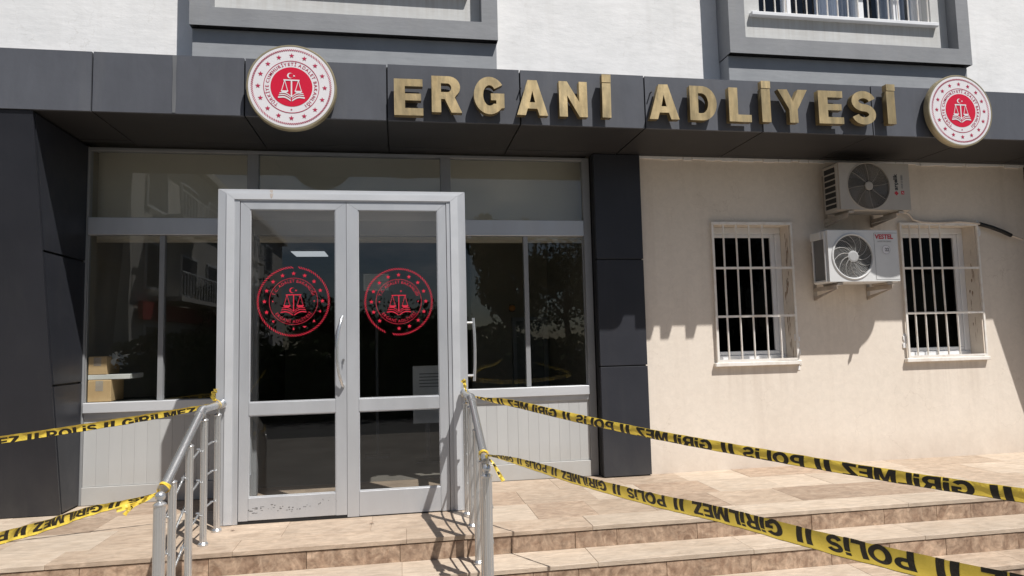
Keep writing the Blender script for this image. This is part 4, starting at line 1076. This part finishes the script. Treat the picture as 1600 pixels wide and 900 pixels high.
# ================================================================== HANDRAILS
def handrail(label, s, xa, xb, zr, yb_, zb_):
    """s = +1: post studs face -X ... xa: x at the door, xb: x at the foot"""
    t = thing('handrail', label, 'handrail', (xa, 5.12, 0), 'steel handrails beside the doors')
    X = lambda y: xb + (xa - xb) * min(1, max(0, (y - 3.95) / .85))
    top = [(xa, 5.225, zr), (xa, 5.0, zr), (xa, 4.74, zr), (X(4.715), 4.715, zr - .004), (X(4.69), 4.69, zr - .016)]
    yk, zk, yl, zl = 4.69, zr - .016, yb_ + .04, zb_ + .030
    top += [(X(yk + (yl - yk) * k / 6), yk + (yl - yk) * k / 6, zk + (zl - zk) * k / 6) for k in range(1, 7)]
    MB().tube(top, .0255, 18).build('rail_tube', 'steel', t, True)
    MB().lathe([(.0275, 0), (.034, .004), (.034, .03), (.0275, .034)], (xa, 5.212, zr), 'y', 18).build('wall_flange', 'steel', t, True)
    MB().tube([(xa, 4.765, zr), (xa, 4.74, zr), (X(4.715), 4.715, zr - .004), (X(4.67), 4.67, zr - .026)], .031, 18).build('elbow', 'steel', t, True)
    # ball end and tall end post standing on the forecourt
    pr = [(.027 * math.cos(math.radians(a)), .027 * math.sin(math.radians(a))) for a in range(-88, 89, 11)]
    MB().lathe(pr, (X(yb_), yb_, zb_), 'z', 24).build('ball', 'steel', t, True)
    zfoot = ZGND
    def post(x, y, z0, z1, r, name='post', seg=32):
        m = MB(); m.tube([(x, y, z0), (x, y, z1)], r, seg, True, .08)
        m.lathe([(r * 1.45, .0), (r * 1.45, .012), (r * 1.1, .022), (r * 1.02, .024)], (x, y, z0), 'z', 24)
        return m.build(name, 'steel', t)
    ep = post(X(yb_), yb_ - .008, zfoot, zb_ - .048, .031, 'end_post')
    MB().lathe([(.031, 0), (.034, .005), (.034, .011), (.027, .018), (.014, .024), (.014, .030)], (X(yb_), yb_ - .008, zb_ - .050), 'z', 24).build('collar', 'steel', ep, True)
    ys = (5.13, 4.795, 4.46, 4.13); zt = []
    for y in ys:
        base = 0.0 if y > 4.608 else (-.147 if y > 4.303 else -.297)
        rz = zr if y >= 4.72 else zk + (zl - zk) * (yk - y) / (yk - yl)
        p = post(X(y), y, base, rz - .075, .0230, 'post', 24)
        MB().lathe([(.024, 0), (.0265, .004), (.024, .010), (.009, .018), (.009, .060)], (X(y), y, rz - .077), 'z', 16).build('post_cap', 'steel', p, True)
        zt.append((y, rz))
    # three slim rods following the rail, pegged to the posts
    ox = -.034 * s
    for d in (.262, .465, .680):
        pts = [(X(y) + ox, y, z - d) for y, z in ((5.13, zr), (4.86, zr), (4.76, zr - .02))]
        pts += [(X(y) + ox, y, zk + (zl - zk) * (yk - y) / (yk - yl) - d) for y in (4.62, 4.46, 4.3, 4.13, 4.0)]
        MB().tube(pts, .0075, 10).build('rod', 'steel', t, True)
        for y, rz in zt:
            MB().tube([(X(y) - .016 * s, y, rz - d), (X(y) + ox - .012 * s, y, rz - d)], .006, 8).build('peg', 'steel', t, True)
    return t
handrail('left steel handrail with ball end beside the left door leaf', 1, -1.300, -1.283, .890, 3.925, .509)
handrail('right steel handrail with ball end beside the right jamb', -1, .487, .492, .905, 3.970, .552)

# ================================================================== BARRIER TAPES
def spline(P, n):
    """Catmull-Rom through P"""
    out = []; Q = [P[0] + (P[0] - P[1])] + P + [P[-1] + (P[-1] - P[-2])]
    for i in range(1, len(Q) - 2):
        for k in range(n):
            t = k / n; a, b, c, d = Q[i - 1], Q[i], Q[i + 1], Q[i + 2]
            out.append(.5 * ((2 * b) + (c - a) * t + (2 * a - 5 * b + 4 * c - d) * t * t + (3 * b - a - 3 * c + d) * t ** 3))
    out.append(P[-1]); return out

def tape(label, pts, widths, ups, text, anchor, letter, h, fx, fy, clip, base_t, wfac=1.25, folds=0.0, curl=.10, gap=.42, ripple=1.0):
    """ribbon through pts; widths/ups per point; text laid along it"""
    t = thing('barrier_tape', label, 'barrier tape', pts[0], 'police barrier tapes across the entrance')
    P = [Vector(p) for p in pts]
    n = 10
    c = spline(P, n); wv = spline([Vector((a, 0, 0)) for a in widths], n); uv = spline([Vector(u) for u in ups], n)
    W = [v.x * (1 + ripple * (.025 * math.sin(i * .9 + v.x * 90) + .018 * math.sin(i * 2.3))) for i, v in enumerate(wv)]; U = []
    T = []
    for i in range(len(c)):
        tt = (c[min(i + 1, len(c) - 1)] - c[max(i - 1, 0)]).normalized(); T.append(tt)
        u = uv[i].normalized(); u = (u - tt * u.dot(tt)).normalized(); U.append(u)
    S_ = [0.0]
    for i in range(1, len(c)): S_.append(S_[-1] + (c[i] - c[i - 1]).length)
    def at(s, q, off=0.0):
        """s along, q in -1..1 across"""
        s = min(max(s, 0), S_[-1] - 1e-6); i = 0
        lo, hi = 0, len(S_) - 1
        while hi - lo > 1:
            m_ = (lo + hi) // 2
            if S_[m_] <= s: lo = m_
            else: hi = m_
        f = (s - S_[lo]) / max(S_[hi] - S_[lo], 1e-9)
        p = c[lo].lerp(c[hi], f); u = U[lo].lerp(U[hi], f).normalized(); tt = T[lo].lerp(T[hi], f).normalized()
        nn = tt.cross(u).normalized(); w_ = W[lo] + (W[hi] - W[lo]) * f
        b = curl * w_ * (1 - q * q) + folds * w_ * .06 * math.sin(s * 31 + q * 1.3) + folds * w_ * .05 * math.sin(s * 67 + 2 * q)
        return p + u * (q * w_ / 2) + nn * (b + off)
    rb = MB(); ns = int(S_[-1] / .012) + 2; nq = 6
    for i in range(ns):
        for j in range(nq + 1): rb.v.append(tuple(at(S_[-1] * i / (ns - 1), -1 + 2 * j / nq)))
    for i in range(ns - 1):
        for j in range(nq):
            a = i * (nq + 1) + j; rb.f.append((a, a + 1, a + nq + 2, a + nq + 1))
    rb.build('ribbon', 'tape', t, True, keep=True)
    # lettering on both faces, and a dark strip painting the edge's thickness and shadow
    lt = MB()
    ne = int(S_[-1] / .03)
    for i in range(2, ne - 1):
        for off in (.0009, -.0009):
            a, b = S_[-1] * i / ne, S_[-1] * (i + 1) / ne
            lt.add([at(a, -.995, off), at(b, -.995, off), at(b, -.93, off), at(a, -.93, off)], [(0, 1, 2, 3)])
    seq = text
    adv = lambda ch: h * wfac * gap if ch == ' ' else GLYPH[ch][1] * h * wfac + h * .11
    ia = min(range(len(c)), key=lambda i: (c[i] - Vector(anchor)).length)
    s = S_[ia] - sum(adv(ch) for ch in seq[:seq.index(letter)]); per = sum(adv(ch) for ch in seq)
    while s > 0: s -= per
    k = 0
    while s < S_[-1]:
        ch = seq[k % len(seq)]; k += 1
        if ch == ' ': s += adv(ch); continue
        wd = GLYPH[ch][1] * h * wfac
        if s > .02 and s + wd < S_[-1]:
            me = glyph_mesh(ch, GLYPH[ch][1] and wfac * h, h, 0.0)
            bm = bmesh.new(); bm.from_mesh(me); bpy.data.meshes.remove(me)
            y0 = base_t * h
            bmesh.ops.translate(bm, vec=(0, y0, 0), verts=bm.verts)
            bmesh.ops.transform(bm, matrix=Matrix(((-1 if fx else 1, 0, 0, wd if fx else 0), (0, -1 if fy else 1, 0, 0), (0, 0, 1, 0), (0, 0, 0, 1))), verts=bm.verts)
            lim = .5 * .97
            # cut to the visible part of the folded tape and add cross cuts so that letters follow the curl
            bmesh.ops.bisect_plane(bm, geom=bm.verts[:] + bm.edges[:] + bm.faces[:], plane_co=(0, clip[1] * .0525, 0), plane_no=(0, 1, 0), clear_outer=True)
            bmesh.ops.bisect_plane(bm, geom=bm.verts[:] + bm.edges[:] + bm.faces[:], plane_co=(0, clip[0] * .0525, 0), plane_no=(0, 1, 0), clear_inner=True)
            for q in (-.3, -.15, 0, .15, .3):
                bmesh.ops.bisect_plane(bm, geom=bm.verts[:] + bm.edges[:] + bm.faces[:], plane_co=(0, q * .0525, 0), plane_no=(0, 1, 0))
            for q in (.25, .5, .75):
                bmesh.ops.bisect_plane(bm, geom=bm.verts[:] + bm.edges[:] + bm.faces[:], plane_co=(q * wd, 0, 0), plane_no=(1, 0, 0))
            bm.verts.index_update()
            fs = [[v.index for v in f.verts] for f in bm.faces]
            for off in (.0009, -.0009):
                lt.add([at(s + v.co.x, v.co.y / .02625, off) for v in bm.verts], fs)
            bm.free()
        s += adv(ch)
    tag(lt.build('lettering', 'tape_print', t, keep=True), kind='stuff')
    return t
def knot(t, o, r, axis, tails):
    """wrapped turns of tape round a tube, and loose tails"""
    o = Vector(o); ax = Vector(axis).normalized(); e1 = ax.cross(Vector((0, 0, 1)) if abs(ax.z) < .9 else Vector((1, 0, 0))).normalized(); e2 = ax.cross(e1)
    m = MB(); n = 22
    for tw, sh in ((.016, 0), (.010, .008), (.008, -.007)):
        rr = r + .003 + .003 * abs(sh) / .01
        for i in range(n):
            q = []
            for a, h in ((i, -1), (i + 1, -1), (i + 1, 1), (i, 1)):
                an = 2 * PI * a / n; q.append(o + ax * (sh + h * tw / 2 + .006 * math.sin(an * 2 + sh * 90)) + (e1 * math.cos(an) + e2 * math.sin(an)) * (rr + .002 * math.sin(3 * an)))
            m.add(q, [(0, 1, 2, 3)])
    m.build('knot', 'tape', t, keep=True)
    for tail in tails:
        pts, wd, up = tail
        c = spline([Vector(p) for p in pts], 6); tm = MB(); k = len(c); tb = MB()
        for i, p in enumerate(c):
            tt = (c[min(i + 1, k - 1)] - c[max(i - 1, 0)]).normalized(); u = Vector(up); u = (u - tt * u.dot(tt)).normalized(); nn = tt.cross(u)
            f = min(1, .35 + .9 * i / k)
            for j in range(3): tm.v.append(tuple(p + u * (j - 1) * wd / 2 * f + nn * (.006 * math.sin(i * 1.1 + j * 1.9))))
        for i in range(k - 1):
            for j in range(2): tm.f.append((i * 3 + j, i * 3 + j + 1, i * 3 + j + 4, i * 3 + j + 3))
        tm.build('tail', 'tape', t, True, keep=True)
        for i in range(2, k - 2, 5):                         # printed bars seen on the tail
            a = [Vector(tm.v[i * 3 + j]) for j in range(3)]; b = [Vector(tm.v[(i + 2) * 3 + j]) for j in range(3)]
            nn = (b[1] - a[1]).cross(a[2] - a[0]).normalized() * .0012
            for s in (1, -1): tb.add([a[0].lerp(a[2], .15) + nn * s, b[0].lerp(b[2], .15) + nn * s, b[0].lerp(b[2], .8) + nn * s, a[0].lerp(a[2], .8) + nn * s], [(0, 1, 2, 3)])
        tb.build('tail_print', 'tape_print', t, keep=True)
MSG = '// POLiS // GiRiLMEZ '
REV = MSG[::-1]
UPZ = (0, 0, 1)
RU = [(.509, 5.060, .900), (.617, 4.902, .875), (.766, 4.652, .863), (1.084, 4.117, .805), (1.389, 3.604, .757), (1.739, 3.013, .719), (2.028, 2.525, .695), (2.145, 2.327, .689), (2.248, 2.153, .685), (2.60, 1.55, .672), (3.05, .70, .68), (3.62, -3.5, .66), (3.66, -9.42, .80)]
t = tape('upper right police tape running from the right handrail past the cream wall', RU, [.018, .040, .052, .053, .054] + [.055] * 8,
         [(-.9, -.2, .3), (-.6, -.2, .8), (-.2, -.12, 1), (0, -.05, 1)] + [(-.12, -.12, 1)] * 9, REV, (1.689, 3.098, .724), 'S', .056, True, False, (-.50, .50), -.56, 1.45, .4, .16, .50, .4)
knot(t, (.487, 5.085, .895), .0275, (0, 1, 0), [([(.487, 5.085, .925), (.478, 5.06, .96), (.470, 5.05, 1.00), (.455, 5.03, 1.015)], .034, (.7, .2, .5))])
RL = [(.493, 4.060, .612), (.520, 3.935, .628), (.593, 3.647, .649), (.691, 3.272, .663), (.771, 2.964, .669), (.916, 2.405, .696), (1.004, 2.069, .721), (1.105, 1.680, .738), (1.161, 1.465, .751), (1.199, 1.319, .762), (1.231, 1.196, .772), (1.34, .78, .80), (1.5, .2, .84), (2.3, -3.5, .80), (3.50, -9.42, .90)]
t = tape('lower right police tape with upside down lettering crossing the steps', RL, [.014, .026, .040, .048, .051, .054, .056] + [.058] * 8,
         [(-.9, -.3, .35), (-.7, -.3, .6), (-.35, -.2, 1), (-.1, -.1, 1)] + [(-.2, -.2, 1)] * 11, REV, (1.113, 1.648, .740), 'S', .0405, True, True, (-.54, .54), -.655, 1.60, .25, .10, .62, .3)
knot(t, (.491, 4.075, .612), .0275, (0, 1, .5), [([(.505, 4.06, .60), (.535, 4.02, .575), (.560, 3.99, .53), (.590, 3.96, .475)], .022, (.6, .1, .6))])
LU = [(-1.285, 4.690, .885), (-1.417, 4.72, .868), (-1.640, 4.79, .838), (-1.844, 4.86, .816), (-2.206, 4.87, .777), (-2.543, 4.824, .742), (-3.1, 4.74, .70), (-4.2, 4.60, .66)]
LU = [(-1.285, 5.080, .905), (-1.417, 5.072, .878), (-1.640, 5.03, .845), (-1.844, 4.984, .818), (-2.206, 4.904, .776), (-2.543, 4.824, .742), (-3.1, 4.70, .70), (-4.2, 4.5, .66), (-7.2, 4.2, .70)]
t = tape('upper left police tape stretched from the left handrail past the fin', LU, [.018, .034, .046, .050, .051, .052, .052, .052, .052], [(0, -.25, 1)] * 9, REV, (-1.43, 5.069, .876), 'Z', .056, True, False, (-.47, .47), -.78, 1.33, .8, .10)
knot(t, (-1.300, 5.085, .895), .0275, (0, 1, 0), [([(-1.300, 5.09, .92), (-1.315, 5.06, .945), (-1.305, 5.04, .985), (-1.290, 5.03, 1.01)], .045, (.6, .1, .7))])
LL = [(-1.300, 3.985, .505), (-1.350, 4.02, .497), (-1.400, 3.98, .490), (-1.480, 3.90, .483), (-1.555, 3.744, .491), (-1.618, 3.445, .501), (-1.670, 3.194, .520), (-1.78, 2.70, .56), (-1.95, 1.9, .62), (-2.6, -2.0, .62), (-3.2, -6.3, .80)]
t = tape('lower left police tape with upside down lettering tied to the ball end', LL, [.012, .018, .024, .036, .048, .053, .053, .053, .053, .053, .053], [(.5, .2, .6), (.2, 0, .9), (-.2, -.2, 1)] + [(0, -.15, 1)] * 8, MSG, (-1.524, 3.81, .488), 'G', .038, False, True, (-.49, .49), -.64, 2.0, .9, .12)
knot(t, (-1.283, 3.975, .543), .0275, (0, 1, .5), [([(-1.30, 3.96, .52), (-1.36, 3.93, .49), (-1.42, 3.92, .465), (-1.455, 3.91, .425)], .020, (.2, .2, .9)), ([(-1.30, 3.97, .525), (-1.36, 3.95, .50), (-1.42, 3.93, .47), (-1.49, 3.90, .452)], .020, (.2, .2, .9))])

# ================================================================== WHAT STANDS BEHIND THE CAMERA (seen in the glass)
ob = thing('opposite_building', 'white apartment block with balconies and red sign, mirrored in the left window', 'building', (-14, -26, ZGND))
MB().box(-19, -9.5, -46, -13, ZGND, 9.6).build('wall', 'facade_far', ob)
MB().box(-19.3, -9.1, -46.3, -12.7, 9.602, 9.95).build('roof', 'facade_far', ob)
for r in range(3):
    for k in range(7):
        y = -16.6 - 4.1 * k; z = .4 + 3.2 * r
        wn = MB().box(-9.50, -9.42, y, y + 2.3, z, z + 1.9).build('window', 'pvc', ob)
        for q in (.10, 1.20): MB().box(-9.418, -9.40, y + q, y + q + 1.0, z + .10, z + 1.8).build('pane', 'dark_steel', wn)
    if r:
        for y0 in (-20.4, -32.7):
            bc = MB().box(-9.40, -8.30, y0, y0 + 5.6, -.02 + 3.2 * r, .14 + 3.2 * r).build('balcony', 'facade_far', ob)
            rl = MB()
            for k in range(15): rl.box(-8.36, -8.32, y0 + .05 + .39 * k, y0 + .09 + .39 * k, .145 + 3.2 * r, 1.1 + 3.2 * r)
            rl.box(-8.38, -8.30, y0, y0 + 5.6, 1.101 + 3.2 * r, 1.15 + 3.2 * r); tag(rl.build('railing', 'pvc', bc), kind='stuff')
MB().box(-9.41, -9.25, -24.5, -13.6, 2.45, 3.1).build('signboard', 'far_red', ob)
hd = MB(); rnd = random.Random(5)
for k in range(16000):
    x, y = rnd.uniform(-16, 16), -6.6 + rnd.gauss(0, .35); top = 1.55 + .22 * math.sin(x * .9) + .12 * math.sin(x * 2.7)
    if -6.6 < y + .2 and k % 3: y += rnd.uniform(0, .5)
    z = ZGND + (top - ZGND) * rnd.random() ** .7; s_ = rnd.uniform(.06, .15)
    o = Vector((x, y, z)); a = Vector((rnd.uniform(-1, 1), rnd.uniform(-1, 1), rnd.uniform(-1, 1))).normalized(); b = a.orthogonal().normalized()
    hd.add([o - a * s_, o + b * s_ * .6, o + a * s_, o - b * s_ * .6], [(0, 1, 2, 3)])
hedge = thing('hedge', 'long dark hedge across the forecourt, mirrored in the door glass', 'hedge', (0, -6.6, ZGND))
hd.build('foliage', 'leaf', hedge, keep=True)
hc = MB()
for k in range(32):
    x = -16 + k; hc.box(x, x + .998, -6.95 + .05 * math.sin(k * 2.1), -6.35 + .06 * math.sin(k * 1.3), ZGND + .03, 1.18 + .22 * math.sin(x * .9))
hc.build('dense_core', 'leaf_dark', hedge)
hs = MB()
for k in range(60): x = -15.8 + k * .535; hs.tube([(x, -6.6, ZGND - .02), (x + .1, -6.55, .3), (x - .05, -6.6, 1.0)], [.05, .035, .012], 5)
tag(hs.build('stems', 'bark', hedge), kind='stuff')
tag(MB().box(-20, 20, -30, -5.6, ZGND + .006, ZGND + .03).build('planted_bed', 'soil'), 'dark planted bed behind the hedge', None, None, 'structure')
def tree(x, y, H, label, seed, spread):
    rnd = random.Random(seed)
    t = thing('street_tree', label, 'tree', (x, y, ZGND), 'trees across the forecourt')
    tr = MB(); tr.tube([(x, y, ZGND - .05), (x + .1, y, H * .2), (x - .05, y + .1, H * .45), (x + .1, y, H * .8)], [.20, .16, .12, .04], 8)
    for k in range(7):
        a = rnd.uniform(0, 2 * PI); z = H * rnd.uniform(.3, .6); r = spread * rnd.uniform(.4, .8)
        tr.tube([(x, y, z), (x + r * .5 * math.cos(a), y + r * .5 * math.sin(a), z + H * .10), (x + r * math.cos(a), y + r * math.sin(a), z + H * .22)], [.07, .045, .015], 6)
    tr.build('trunk', 'bark', t, True)
    cr = MB()
    cl = [(rnd.uniform(-1, 1) * spread * .7, rnd.uniform(-1, 1) * spread * .7, H * rnd.uniform(.38, .92), spread * rnd.uniform(.3, .55)) for _ in range(30)]
    for cx, cy, cz, cr_ in cl:
        for _ in range(170):
            v = Vector((rnd.gauss(0, 1), rnd.gauss(0, 1), rnd.gauss(0, .8))).normalized() * cr_ * rnd.random() ** .4
            o = Vector((x + cx, y + cy, cz)) + v; s = rnd.uniform(.07, .16)
            a = Vector((rnd.uniform(-1, 1), rnd.uniform(-1, 1), rnd.uniform(-1, 1))).normalized(); b = a.orthogonal().normalized()
            cr.add([o - a * s, o + b * s * .5, o + a * s, o - b * s * .5], [(0, 1, 2, 3)])
    cr.build('crown', 'leaf', t, keep=True)
for k, (x, y, H, sp) in enumerate(((3.6, -9.5, 5.6, 1.3), (7.5, -17, 5.6, 2.8), (-3.5, -26, 3.4, 3.0), (1.0, -30, 3.0, 3.2), (-8.5, -22, 4.4, 2.4), (14.5, -18, 6.5, 3.2))):
    tree(x, y, H, ('tall leafy tree reflected in the right window', 'bushy tree reflected in the right door', 'round tree reflected in the left door', 'low wide tree reflected between the doors', 'round tree reflected in the left window', 'spreading tree far right across the forecourt')[k], 40 + k, sp)

for k, (x, y, z, sz) in enumerate(((-.22, 5.06, .004, .022), (-1.19, 5.12, .004, .020), (-.95, 4.42, -.143, .018))):
    lf = MB(); n = 5
    P = [(x + sz * (2 * t / n - 1), y + sz * .5 * math.sin(PI * t / n), z + .004 * math.sin(PI * t / n)) for t in range(n + 1)]
    Q = [(x + sz * (2 * t / n - 1), y - sz * .5 * math.sin(PI * t / n), z + .007 * math.sin(2 * PI * t / n) ** 2) for t in range(n + 1)]
    for t in range(n): lf.add([P[t], P[t + 1], Q[t + 1], Q[t]], [(0, 1, 2, 3)])
    tag(lf.build('fallen_leaf', 'old_rust', None, keep=True), ('dry brown leaf lying on the landing before the right door', 'dry brown leaf lying at the foot of the left jamb', 'dry brown leaf lying on the upper step before the left door')[k], 'leaf')
